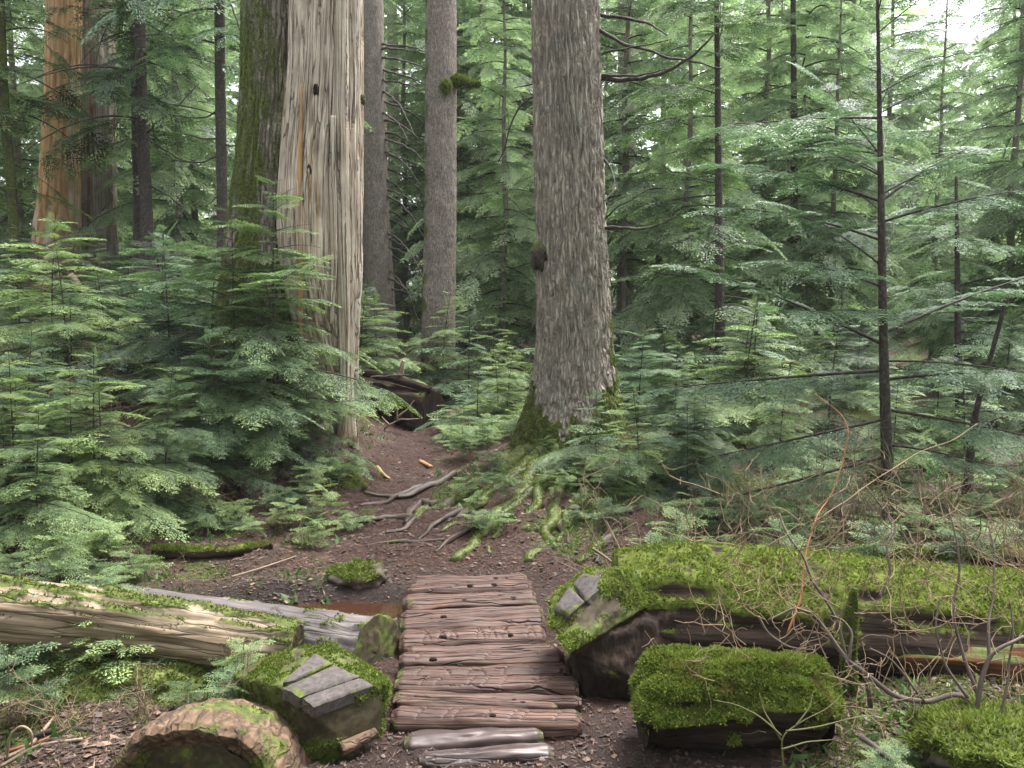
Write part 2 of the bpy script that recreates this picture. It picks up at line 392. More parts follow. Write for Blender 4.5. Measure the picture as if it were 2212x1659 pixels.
def ground_mat():
    m, t, p, o = newmat('forest_soil')
    gc = t.nodes.new('ShaderNodeTexCoord').outputs['Object']
    pa = attr(t, 'path').outputs['Fac']; mo = attr(t, 'moss').outputs['Fac']; mu = attr(t, 'mud').outputs['Fac']
    n1 = noise(t, gc, 26, (1, 1, 1), 6, .7); n2 = noise(t, gc, 2.2, (1, 1, 1), 4, .6); n3 = noise(t, gc, 90, (1, 1, 1), 3, .6)
    soil = ramp(t, n1, [(.30, (.011, .0045, .0035)), (.5, (.036, .014, .008)), (.70, (.085, .036, .021))])
    duff = ramp(t, n1, [(.28, (.018, .010, .007)), (.5, (.055, .030, .02)), (.72, (.125, .07, .045))])
    col = mix(t, pa, duff, soil)
    col = mix(t, .5, col, ramp(t, n2, [(.3, (.5, .5, .52)), (.7, (1.2, 1.15, 1.1))]), 'MULTIPLY')
    mc = ramp(t, n3, [(.3, (.025, .035, .006)), (.55, (.07, .085, .014)), (.75, (.12, .14, .03))])
    mf = ramp(t, mth(t, 'ADD', mo, mth(t, 'MULTIPLY', mth(t, 'SUBTRACT', n1, .5), 1.0)), [(.42, (0, 0, 0)), (.6, (1, 1, 1))])
    col = mix(t, mf, col, mc)
    col = mix(t, mu, col, mix(t, .25, (.014, .010, .010), col, 'MIX'))
    t.links.new(col, p.inputs['Base Color'])
    rr = mth(t, 'SUBTRACT', .85, mth(t, 'MULTIPLY', mu, .55)); t.links.new(rr, p.inputs['Roughness'])
    p.inputs['Specular IOR Level'].default_value = .35
    hh = mth(t, 'ADD', n1, mth(t, 'MULTIPLY', n3, .5)); bump(t, p, hh, 1.0, .035)
    return m
M['ground'] = ground_mat()
def water_mat():
    m, t, p, o = newmat('puddle_water')
    p.inputs['Base Color'].default_value = (.035, .016, .01, 1); p.inputs['Roughness'].default_value = .04
    p.inputs['Specular IOR Level'].default_value = .5
    gc = t.nodes.new('ShaderNodeTexCoord').outputs['Object']
    bump(t, p, noise(t, gc, 12, (1, 1, 1), 2), .08, .01); return m
M['water'] = water_mat()

# ------------------------------------------------------------------ ground sheet
def spaced(lo, hi, c0, c1, fine, grow):
    v = list(np.arange(c0, c1, fine)); s = fine; a = c0
    while a > lo: s *= grow; a -= s; v.insert(0, a)
    s = fine; b = v[-1]
    while b < hi: s *= grow; b += s; v.append(b)
    return np.array(v)
gx = spaced(-220, 220, -3.2, 3.2, .03, 1.07); gy = spaced(-60, 320, 2.8, 9.0, .032, 1.05)
X, Y = np.meshgrid(gx, gy); xs, ys = X.ravel(), Y.ravel()
zs = gz(xs, ys)
PMASK = pathmask(xs, ys)
nn = fbm(np.stack([xs, ys, xs * 0 + 3], -1) * 1.1, 3)
def mossmask_ground(x, y):
    n_ = fbm(np.stack([x, y, x * 0 + 3], -1) * 1.1, 3)
    m_ = sstep(-.1, .5, n_) * (1 - pathmask(x, y))
    front = (1 - sstep(4.2, 5.4, y)) * (1 - pathmask(x, y))
    rightside = sstep(.4, 1.6, x) * (1 - pathmask(x, y))
    bank = np.exp(-(((x - .55) / 1.3) ** 2 + ((y - 7.9) / 1.0) ** 2)) * (1 - .6 * pathmask(x, y))
    return np.clip(m_ * .6 + .40 * front + .2 * rightside + .62 * bank, 0, 1)
gm = MB()
nx, ny = len(gx), len(gy)
I = (np.arange(ny - 1)[:, None] * nx + np.arange(nx - 1)[None]).ravel()
mud = np.clip(np.exp(-(((xs - PUD[0]) / 1.15) ** 2 + ((ys - PUD[1]) / .42) ** 2)) * 1.5 + PMASK * (1 - sstep(3.2, 4.2, ys)) * .55, 0, 1)
gm.add(np.stack([xs, ys, zs], -1), np.stack([I, I + 1, I + nx + 1, I + nx], -1), None,
       path=PMASK, moss=mossmask_ground(xs, ys), mud=mud)
ground = part('ground', gm, M['ground'], None, True, 'structure')
wm = MB()
th = np.linspace(0, 2 * np.pi, 40, endpoint=False); rr = 1 + .22 * pn(np.stack([np.cos(th) * 1.5, np.sin(th) * 1.5, th * 0], -1))
wz = g1(PUD[0], PUD[1]) + .045
wv = np.stack([PUD[0] + .84 * rr * np.cos(th), PUD[1] + .22 * rr * np.sin(th), np.full(40, wz)], -1)
wm.add(np.concatenate([wv, [[PUD[0], PUD[1], wz]]]), None, np.stack([np.arange(40), (np.arange(40) + 1) % 40, np.full(40, 40)], -1))
part('puddle', wm, M['water'], None, True, 'structure')

# ------------------------------------------------------------------ trunks
def axis_from_px(spec, d, ztop):
    """spec rows (px, py, halfwidth px), top to bottom, all at depth d -> points bottom to top with radii"""
    rows = []
    for px, py, hw in spec:
        p = Pd(px, py, d); sl = np.linalg.norm(p - np.array([0, 0, CZ])); rows.append([*p, hw / F * (d / math.cos(PITCH) * .5 + sl * .5)])
    rows = np.array(rows)[::-1]
    k = (ztop - rows[-1, 2]) / max(rows[-1, 2] - rows[-2, 2], .1)
    ext = rows[-1] + (rows[-1] - rows[-2]) * k
    ext[3] = max(rows[-1, 3] * .72, .02); ext[0] = rows[-1, 0] + np.clip(ext[0] - rows[-1, 0], -.35, .35); ext[1] = rows[-1, 1]
    return np.concatenate([rows, [ext]])
def bark_disp(amp, fa, fh, seed, lobes=0.0, kind='ridge'):
    def f(th, s, r):
        R0 = r
        P = np.stack([np.cos(th) * r * fa + seed, np.sin(th) * r * fa, s * fh], -1)
        P = P + .35 * np.stack([pn(P * .9 + 9), pn(P * .9 + 31), P[:, 2] * 0], -1)
        n = pn(P)
        if kind == 'ridge': h = 1 - np.abs(n) * 2.2; h = -np.clip(h, 0, 1) ** 2 + .35 * pn(P * 2.3 + 3) + .25 * pn(P * 5.1)
        else: h = fbm(P, 3)
        lob = lobes * pn(np.stack([np.cos(th) * 1.6 + seed, np.sin(th) * 1.6, s * .35], -1)) * r
        return R0 + amp * h + lob
    return f
def trunk_mesh(A, sides, rings, disp, moss=None, below=.25):
    A = np.array(A); A0 = A[0].copy(); A0[2] -= below; A0[3] *= 1.08
    A = np.concatenate([[A0], A]); R = resample(A, rings, 1.35)
    mb = MB(); V, Q = tube(mb, R[:, :3], R[:, 3], sides, disp, True)
    if moss is not None:
        mb.A['moss'] = [(0, moss(V))]
    return mb, V, Q

# --- big furrowed hemlock right of centre
D1 = 8.6
A1 = axis_from_px([(1221, 0, 67), (1226, 250, 71), (1229, 450, 73), (1236, 620, 77), (1240, 740, 82), (1242, 820, 90), (1241, 880, 103), (1238, 925, 120), (1236, 965, 140)], D1, 13.5)
t1 = thing('hemlock_tree', 'thick furrowed grey-brown conifer trunk with mossy spreading roots beside the path', 'tree', (A1[0, 0], A1[0, 1], A1[0, 2] - .1))
zb1 = A1[0, 2]
def m1(V):
    n = fbm(V * 3.0, 3)
    h = V[:, 2] - zb1
    right = sstep(.1, .45, V[:, 0] - A1[0, 0])
    left = sstep(-.15, -.45, V[:, 0] - A1[0, 0])
    lim = .32 + .33 * left + .55 * right + .3 * n + .25 * fbm(V * np.array([11, 11, 5.0]) + 3, 2)
    strip = sstep(.30, .40, V[:, 0] - A1[0, 0]) * (h < 1.6) * .9
    return np.clip(sstep(.12, -.12, h - lim) + strip * (n > .0), 0, 1)
def disp1(th, s, r):
    fl = np.clip((.75 - s) / .75, 0, 1)
    a = bark_disp(.030, 22, 2.6, 2.0, .05)(th, s, r)
    return a + fl ** 1.5 * .10 * np.cos(th * 5 + 1.0) + fl * .03 * pn(np.stack([np.cos(th) * 6, np.sin(th) * 6, s * 3], -1))
mb, V1, Q1 = trunk_mesh(A1, 260, 620, disp1, m1, .3)
part('trunk', mb, M['bark_furrow'], t1)
bl = MB()
P, N = surf_samples(V1, Q1, 60000, lambda P, N: (m1(P) > .5) * (P[:, 2] < zb1 + 2))
blades(bl, P[:26000], N[:26000], .024, .013, .7, .1)
part('trunk_moss', bl, M['moss'], t1, False, 'stuff')
# burl
bu = MB()
def burl_shape(c, r, seed, sub=24):
    th = np.linspace(0, 2 * np.pi, sub, endpoint=False); ph = np.linspace(.05, np.pi - .05, sub // 2)
    TH, PH = np.meshgrid(th, ph)
    D = np.stack([np.cos(TH) * np.sin(PH), np.sin(TH) * np.sin(PH), np.cos(PH)], -1).reshape(-1, 3)
    rad = 1 + .30 * fbm(D * 2.2 + seed, 3)
    V = c + D * rad[:, None] * r
    n, m = len(ph), sub
    i = np.arange(n - 1)[:, None] * m; j = np.arange(m)[None]; j2 = (j + 1) % m
    Q = np.stack([i + j, i + m + j, i + m + j2, i + j2], -1).reshape(-1, 4)
    k = len(V); V = np.concatenate([V, [c + np.array([0, 0, r[2] if hasattr(r, '__len__') else r])], [c - np.array([0, 0, r[2] if hasattr(r, '__len__') else r])]])
    a = np.arange(m); b = (a + 1) % m
    T = np.concatenate([np.stack([a, b, np.full(m, k)], -1), np.stack([b + (n - 1) * m, a + (n - 1) * m, np.full(m, k + 1)], -1)])
    return V, Q, T
V, Q, T = burl_shape(Pd(1166, 552, D1 - .16), np.array([.10, .12, .15]), 4)
bu.add(V, Q, T, grain=V * 1.0, moss=sstep(-.02, .1, V[:, 2] - Pd(1170, 552, D1)[2] + .05 * fbm(V * 14, 2)))
part('burl', bu, M['bark_dark'], t1)
# roots
ROOT_MOSS = MB()
def root(pxs, r0, r1, parent, mossy=.8, mat='root', sink=.25, first=None, seed=0):
    pts = [Pg(px, py) for px, py in pxs]
    pts = [p + np.array([0, 0, (r0 + (r1 - r0) * i / max(len(pts) - 1, 1)) * (1 - 2 * sink)]) for i, p in enumerate(pts)]
    if first is not None: pts = [np.asarray(first, float)] + pts
    P4 = np.array([[*p, r0 + (r1 - r0) * (i / (len(pts) - 1)) ** .8] for i, p in enumerate(pts)])
    R = resample(P4, 10 * len(pts))
    tt_ = np.linspace(0, 1, len(R))[:, None]; R[:, :3] += (.6 * R[:, 3:4] + .05 * tt_) * np.stack([1.3 * pn(R[:, :3] * 3.5 + seed), 1.3 * pn(R[:, :3] * 3.5 + 20 + seed), .35 * pn(R[:, :3] * 5 + 40)], -1)
    R[:, 3] *= 1 + .30 * fbm(R[:, :3] * 5 + seed + 3, 2)
    mb = MB()
    V, Q = tube(mb, R[:, :3], R[:, 3], 14, lambda th, s, r: r * (1 + .38 * fbm(np.stack([np.cos(th) * 1.6 + seed, np.sin(th) * 1.6, s * 6], -1), 3)))
    ms = np.clip(mossy + .55 * fbm(V * 5 + seed, 3), 0, 1) if mossy > 0 else np.zeros(len(V))
    mb.A['moss'] = [(0, ms)]
    o = part('root', mb, M[mat], parent)
    if mossy > .3:
        P, N = surf_samples(V, Q, 3200, lambda P, N: (N[:, 2] > -.35) * np.clip(mossy + .55 * fbm(P * 5 + seed, 3) - .25, 0, 1))
        blades(ROOT_MOSS, P, N, .022, .010, .7, .2)
    return o
b0 = A1[0, :3]
for k, (pts, r0, r1, ms) in enumerate([
    ([(1120, 985), (1060, 1035), (1000, 1068), (935, 1098), (885, 1125)], .12, .03, .75),
    ([(1150, 1020), (1105, 1090), (1045, 1155), (985, 1208)], .11, .03, .95),
    ([(1205, 1030), (1195, 1100), (1185, 1160), (1150, 1218)], .09, .03, .8),
    ([(1180, 1020), (1150, 1080), (1128, 1150)], .10, .04, .9),
    ([(1150, 1000), (1090, 1050), (1035, 1080)], .10, .03, .9),
    ([(1300, 985), (1370, 1030), (1440, 1060)], .11, .04, .8),
    ([(1260, 1020), (1270, 1080), (1255, 1130)], .09, .03, .7),
    ([(1340, 940), (1420, 960)], .12, .05, .8),
    ([(1130, 960), (1080, 985), (1040, 1015)], .10, .03, .7),
    ([(1170, 1050), (1120, 1075), (1090, 1120), (1060, 1185)], .06, .02, .8),
    ([(1195, 1090), (1215, 1140), (1235, 1180)], .06, .02, .6),
    ([(1235, 1010), (1232, 1060), (1215, 1120), (1205, 1175)], .08, .02, .75),
    ([(1110, 1040), (1060, 1080), (1000, 1120), (950, 1150)], .06, .02, .7)]):
    root(pts, r0, r1, t1, ms, first=b0 + np.array([(pts[0][0] - 1236) / F * D1 * .35, -.12, .10]), seed=k * 3.3, sink=.62)
for k, (pts, r0, r1) in enumerate([
    ([(985, 1030), (930, 1058), (870, 1078), (795, 1066)], .05, .02),
    ([(960, 1045), (900, 1062), (845, 1088), (785, 1098)], .045, .018),
    ([(935, 1098), (905, 1090), (885, 1112), (870, 1135)], .05, .03),
    ([(890, 1125), (830, 1122), (760, 1132)], .04, .015),
    ([(1000, 1110), (940, 1135), (905, 1170)], .035, .015),
    ([(1040, 1140), (985, 1168), (940, 1200)], .03, .012),
    ([(900, 1128), (870, 1145), (835, 1150)], .035, .012),
    ([(1340, 1158), (1295, 1190), (1250, 1222)], .05, .03),
    ([(960, 1175), (880, 1178), (800, 1180)], .02, .01)]):
    root(pts, r0, r1, t1, .12 if k != 7 else .5, sink=.3, seed=40 + k * 2.1)
part('root_moss', ROOT_MOSS, M['moss'], t1, False, 'stuff')

def branch_px(parent, pts, d, r0, r1, mat='bark_dark', d1=None, name='branch', moss=None):
    d1 = d if d1 is None else d1
    n = len(pts)
    P4 = np.array([[*Pd(px, py, d + (d1 - d) * i / (n - 1)), r0 + (r1 - r0) * i / (n - 1)] for i, (px, py) in enumerate(pts)])
    R = resample(P4, 6 * n); mb = MB()
    R[:, :3] += (1.0 * R[:, 3:4] + .004) * np.stack([pn(R[:, :3] * 6), pn(R[:, :3] * 6 + 20), pn(R[:, :3] * 6 + 40)], -1)
    V, Q = tube(mb, R[:, :3], R[:, 3], 7, lambda th, s, r: r * (1 + .2 * pn(np.stack([np.cos(th), np.sin(th), s * 12], -1))))
    mb.A['moss'] = [(0, np.full(len(V), 0.0) if moss is None else moss(V))]
    return part(name, mb, M[mat], parent)
for pts, r in [([(1290, 168), (1360, 172), (1430, 160), (1500, 120), (1540, 75)], .028), ([(1290, 160), (1370, 165), (1440, 150)], .016),
               ([(1285, 60), (1350, 95), (1430, 120), (1500, 135), (1560, 150)], .02), ([(1285, 32), (1350, 36), (1410, 55), (1440, 75)], .02),
               ([(1285, 118), (1360, 105), (1450, 85)], .012), ([(1298, 492), (1350, 492), (1400, 495), (1460, 468)], .02),
               ([(1300, 480), (1330, 450), (1400, 410)], .011), ([(1296, 335), (1325, 370), (1328, 410), (1305, 435)], .014)]:
    branch_px(t1, pts, D1 - .05, r, r * .35, d1=D1 - .5)
for pts, r in [([(1165, 205), (1130, 220), (1100, 270), (1092, 320), (1075, 350)], .012), ([(1160, 180), (1110, 190)], .01), ([(1160, 322), (1130, 338)], .014),
               ([(1160, 208), (1105, 222)], .01), ([(1160, 268), (1140, 276)], .012)]:
    branch_px(t1, pts, D1 + .05, r, r * .4, d1=D1 + .25)

# --- big half-stripped cedar left of centre
D2 = 9.1
t2base = Pd(690, 930, D2)
t2 = thing('cedar_tree', 'huge old cedar with mossy bark on one flank and bare silver-orange wood', 'tree', (t2base[0], t2base[1], g1(t2base[0], t2base[1])))
A2b = axis_from_px([(600, 0, 68), (596, 200, 70), (588, 400, 76), (580, 520, 86), (575, 700, 104), (570, 900, 130)], D2 + .25, 13)
mossf = lambda V: np.clip(.30 * sstep(.1, -.35, V[:, 0] - (A2b[3, 0] + .06)) + .44 + .45 * fbm(V * np.array([6, 6, 1.3]), 3), 0, 1)
mb, V2b, Q2b = trunk_mesh(A2b, 200, 420, bark_disp(.040, 15, 1.1, 7.0, .05), mossf, .3)
part('bark_flank', mb, M['bark_moss'], t2)
bl = MB(); P, N = surf_samples(V2b, Q2b, 60000, lambda P, N: (P[:, 2] < 6.5) * (N[:, 1] < .2) * sstep(.45, .75, mossf(P)))
blades(bl, P[:26000], N[:26000], .026, .010, .7, -.1)
part('bark_moss', bl, M['moss'], t2, False, 'stuff')
A2w = axis_from_px([(706, 0, 68), (702, 200, 74), (692, 400, 84), (690, 520, 87), (696, 640, 80), (708, 720, 66), (728, 800, 44), (744, 880, 27), (752, 955, 20)], D2, 13)
def disp2(th, s, r):
    P = np.stack([np.cos(th) * 5.0 + 3, np.sin(th) * 5.0, s * .30], -1)
    n = pn(P); n2 = pn(P * 2.4 + 5); n3 = pn(np.stack([np.cos(th) * 22, np.sin(th) * 22, s * .8], -1))
    crack = np.clip(1 - np.abs(n2) * 5, 0, 1) ** 2
    lob = pn(np.stack([np.cos(th) * 1.7 + 8, np.sin(th) * 1.7, s * .25], -1))
    out = r * (1 + .10 * lob) + .035 * n + .014 * n3 - .05 * crack
    # deep split low on the front: the wood opens below two metres
    return out
mw = lambda V: np.clip(.75 * sstep(.55, .1, V[:, 2] - A2w[0, 2]) * (.5 + .8 * fbm(V * 4, 2)), 0, 1)
mb, V2w, Q2w = trunk_mesh(A2w, 260, 420, disp2, mw, .25)
part('bare_wood', mb, M['bare'], t2)
# loose vertical splinters and straps of wood standing proud of the trunk
def strap(pts, d, hw, thick, mat, seed):
    rows = [[*Pd(px, py, d), hw_ / F * d] for (px, py), hw_ in zip(pts, hw)]
    rows = np.array(rows)[::-1]; R = resample(rows, 70)
    R[:, 0] += .012 * pn(np.stack([R[:, 2] * 1.6, R[:, 2] * 0 + seed, R[:, 2] * 0], -1))
    mb = MB(); V, Q = tube(mb, R[:, :3], R[:, 3], 26, lambda th, s, r: r * (1 + .28 * pn(np.stack([np.cos(th) * 3 + seed, np.sin(th) * 3, s * .5], -1)) + .1 * pn(np.stack([np.cos(th) * 9 + seed, np.sin(th) * 9, s * 1.2], -1))))
    V[:, 1] = d + (V[:, 1] - d) * thick
    mb.V[0][:, 1] = V[:, 1]; mb.A['moss'] = [(0, mw(V) * .6)]
    return part('wood_strap', mb, M[mat], t2)
strap([(764, -60), (766, 150), (764, 350), (762, 520), (756, 640), (752, 760), (748, 880), (752, 955)], D2 - .12, [11, 11, 12, 14, 15, 13, 15, 20], 1.0, 'bare', 1)
strap([(735, -60), (736, 200), (738, 420), (742, 600), (745, 760), (742, 900), (735, 960)], D2 - .30, [14, 14, 15, 14, 10, 10, 12], .7, 'bare', 5)
strap([(652, 180), (648, 350), (648, 500), (650, 640), (648, 720)], D2 - .41, [1.5, 5, 5, 6, 3], .6, 'orange_bark', 8)
strap([(706, -60), (700, 100), (690, 200), (672, 250)], D2 - .36, [9, 8, 6, 3], .7, 'bare', 11)
strap([(720, 250), (718, 400), (722, 560), (716, 700)], D2 - .40, [5, 7, 6, 4], .6, 'bare', 15)
# knot holes: dark sunken hollows with a ragged rim
for px, py, sx, sz in [(672, 365, .035, .12), (683, 195, .03, .06)]:
    hmb = MB(); c = Pd(px, py, D2 - .395)
    V, Q, T = burl_shape(c, np.array([sx, .06, sz]), px); hmb.add(V, Q, T, grain=V, moss=np.zeros(len(V)))
    part('knot_hole', hmb, M['log_dark'], t2)
for k, (px, py) in enumerate([(783, 215)]):
    hmb = MB(); V, Q, T = burl_shape(Pd(px, py, D2), np.array([.035, .05, .06]), 3); hmb.add(V, Q, T, grain=V, moss=np.ones(len(V)))
    part('moss_tuft', hmb, M['bark_moss'], t2)
for pts, r in [([(755, 640), (700, 700), (690, 760)], .0)]: pass

# --- slender grey trunk between them
def plain_tree(name, label, spec, d, ztop, mat, sides=64, rings=220, amp=.012, fa=22, fh=6, moss=None, group=None, below=.5, cat='tree'):
    A = axis_from_px(spec, d, ztop)
    o = thing(name, label, cat, (A[0, 0], A[0, 1], A[0, 2]), group)
    mb, V, Q = trunk_mesh(A, sides, rings, bark_disp(amp, fa, fh, spec[0][0] * .01, .03), moss(A) if moss else (lambda V: np.zeros(len(V))), below)
    part('trunk', mb, M[mat], o)
    return o, A
t3, A3 = plain_tree('conifer_tree', 'straight slender grey trunk with a mossy branch stub, middle of the picture', [(953, 0, 31), (952, 400, 33), (949, 650, 35), (946, 780, 37), (945, 850, 39)], 14.5, 15, 'bark_smooth', 110, 420, .014, 24, 8,
    lambda A: (lambda V: np.clip(.8 * sstep(-.1, -.26, V[:, 0] - np.interp(V[:, 2], A[:, 2], A[:, 0])) * (.55 + .7 * fbm(V * 4, 3)), 0, 1)))
def stub(parent, c, r, mat='bark_moss', seed=1, bl_n=1500):
    mb = MB(); V, Q, T = burl_shape(c, r, seed); mb.add(V, Q, T, grain=V, moss=np.clip(.9 + .3 * fbm(V * 9, 2), 0, 1))
    o = part('branch_stub', mb, M[mat], parent)
    b = MB(); P, N = surf_samples(V, Q, bl_n); blades(b, P, N, .05, .022, .6, -.4); part('stub_moss', b, M['moss'], parent, False, 'stuff')
stub(t3, Pd(963, 186, 14.2), np.array([.075, .08, .10]))
mb = MB(); pts = [Pd(980, 172, 14.4), Pd(1000, 178, 14.35), Pd(1020, 182, 14.3), Pd(1038, 182, 14.2)]
R = resample(np.array([[*p, r] for p, r in zip(pts, [.085, .075, .05, .02])]), 24); V, Q = tube(mb, R[:, :3], R[:, 3], 12, lambda th, s, r: r * (1 + .3 * pn(np.stack([np.cos(th) * 2, np.sin(th) * 2, s * 8], -1))))
mb.A['moss'] = [(0, np.ones(len(V)))]; part('branch_stub', mb, M['bark_moss'], t3)
b = MB(); P, N = surf_samples(V, Q, 1800); blades(b, P, N, .06, .025, .6, -.4); part('stub_moss', b, M['moss'], t3, False, 'stuff')
t4, A4 = plain_tree('conifer_tree', 'grey trunk with long drooping dead twigs, just right of the huge cedar', [(802, 0, 24), (805, 200, 26), (812, 450, 28), (818, 600, 31), (822, 700, 34)], 18.5, 17, 'bark_smooth', 70, 260, .016, 20, 6, None)
rs = np.random.default_rng(5)
for k in range(26):
    py = 90 + k * 21 + rs.uniform(-8, 8); x0 = 828 + (py / 700) * 12
    L = rs.uniform(50, 100); dr = rs.uniform(.25, 1.5) if py > 180 else rs.uniform(-.1, .4)
    branch_px(t4, [(x0 - 6, py), (x0 + L * .35, py + L * dr * .22), (x0 + L * .7, py + L * dr * .6), (x0 + L, py + L * dr * 1.15)], 18.4, .028, .010, d1=18.4 + rs.uniform(-1.2, 1.0))

MS = lambda A: (lambda V: np.clip(.45 * sstep(1.5, .2, V[:, 2] - A[0, 2]) + .25 * fbm(V * 3, 2), 0, 1))
t5, A5 = plain_tree('stripped_tree', 'orange stripped cedar trunk flaring at its base, far left', [(138, 0, 31), (134, 200, 32), (130, 380, 36), (125, 480, 41), (120, 580, 50), (118, 640, 58)], 16.5, 15, 'orange_bark', 110, 300, .03, 7, .8, MS)
t6, A6 = plain_tree('stripped_tree', 'grey stringy-barked trunk standing close beside the orange trunk', [(203, 0, 36), (205, 250, 37), (208, 450, 38), (210, 650, 40)], 17.4, 15, 'grey_strip', 100, 260, .05, 8, .5, None)
t5b, _ = plain_tree('slim_tree', 'dark thin trunk half hidden behind the orange trunk', [(108, 200, 9), (104, 350, 10), (98, 480, 14), (95, 600, 16)], 17.6, 13, 'bark_dark', 20, 60)
b = branch_px(t5, [(170, 500), (210, 470), (240, 430)], 16.0, .03, .01)
tA, _ = plain_tree('slim_tree', 'slim black trunk speckled pale, between grey trunk and huge cedar', [(474, 0, 10), (476, 250, 10.5), (481, 450, 11), (480, 600, 11.5)], 13.5, 14, 'bark_dark', 28, 200, .006, 30, 20)
for pts in [[(480, 78), (498, 80), (520, 74)], [(472, 240), (440, 255), (400, 255), (365, 246)], [(472, 302), (430, 298), (400, 290)], [(475, 335), (440, 350), (400, 350), (370, 345)],
            [(482, 310), (505, 316), (530, 318)], [(474, 420), (460, 432), (455, 440)], [(495, 0), (510, 40), (518, 68)]]:
    branch_px(tA, pts, 13.5, .018, .008, d1=13.2)
tB, _ = plain_tree('slim_tree', 'dark slim trunk, right one of the close pair left of centre', [(302, 0, 10), (303, 120, 10), (309, 300, 11), (315, 420, 12), (320, 560, 12.5), (321, 620, 13)], 14.5, 14, 'bark_dark', 28, 160, .006, 30, 20)
for pts in [[(310, 115), (330, 118), (342, 120)], [(315, 290), (340, 265), (390, 225), (430, 180)], [(322, 300), (350, 320), (400, 350), (425, 345)], [(322, 400), (360, 420), (400, 450), (410, 465)], [(310, 290), (285, 295), (255, 325)]]:
    branch_px(tB, pts, 14.5, .018, .007, d1=14.0)
tC, _ = plain_tree('slim_tree', 'dark thin trunk, left one of the close pair left of centre', [(290, 60, 8), (294, 300, 8.5), (298, 450, 9), (298, 620, 9.5)], 15.5, 13, 'bark_dark', 24, 120, .006, 30, 20)
tD, _ = plain_tree('slim_tree', 'thin leaning trunk with green moss at the left edge', [(5, 120, 8), (10, 250, 9), (20, 340, 9), (28, 440, 9), (33, 560, 10)], 13.8, 12, 'bark_dark', 24, 120, .006, 30, 20,
    lambda A: (lambda V: np.clip(.62 + .5 * fbm(V * 3, 2), 0, 1)))
tE, _ = plain_tree('conifer_tree', 'pale grey trunk half hidden behind the furrowed trunk', [(1352, 0, 17), (1355, 300, 18), (1352, 600, 19), (1350, 740, 20)], 24, 22, 'bark_far', 40, 120, .015, 14, 3, None)
tF, AF = plain_tree('young_hemlock', 'young slim conifer with bare lower stem, right of the furrowed trunk', [(1548, 0, 5), (1551, 250, 6.5), (1553, 450, 8), (1555, 640, 10), (1556, 860, 12)], 12.0, 10.5, 'bark_dark', 24, 160, .006, 30, 20)
tG, AG = plain_tree('young_hemlock', 'tall slender young conifer with long needled limbs at right', [(1896, 30, 3), (1899, 200, 4.5), (1903, 400, 6.5), (1907, 650, 8.5), (1911, 850, 10.5), (1918, 1060, 12), (1922, 1170, 13)], 7.0, 7.5, 'bark_dark', 28, 260, .004, 40, 20, None, below=.15)
tH, AH = plain_tree('young_hemlock', 'thin young conifer near the right edge behind the slender one', [(2066, 430, 3), (2068, 560, 5), (2069, 720, 6.5), (2072, 900, 8)], 11.5, 3.7, 'bark_dark', 20, 100, .005, 30, 20)
tJ, AJ = plain_tree('young_hemlock', 'dark-stemmed conifer at the top right of centre', [(1713, 0, 5), (1715, 200, 6), (1716, 500, 9), (1718, 760, 10)], 17, 13, 'bark_dark', 24, 80, .008, 20, 10)
tK, _ = plain_tree('slim_tree', 'crooked dark sapling trunk near the right edge', [(2120, 845, 5), (2105, 900, 7), (2098, 960, 8), (2090, 1050, 10), (2088, 1180, 12)], 7.6, 2.0, 'bark_dark', 20, 60, .004, 40, 20)
for pts in [[(2098, 960), (2125, 925), (2150, 905), (2165, 900)], [(2095, 960), (2070, 935), (2045, 925)]]: branch_px(tK, pts, 7.6, .016, .006)
tL, _ = plain_tree('conifer_tree', 'pale distant trunk seen between cedar and slender grey trunk', [(850, 250, 12), (853, 450, 13), (860, 700, 15)], 27, 20, 'bark_far', 30, 80, .015, 14, 3, None)

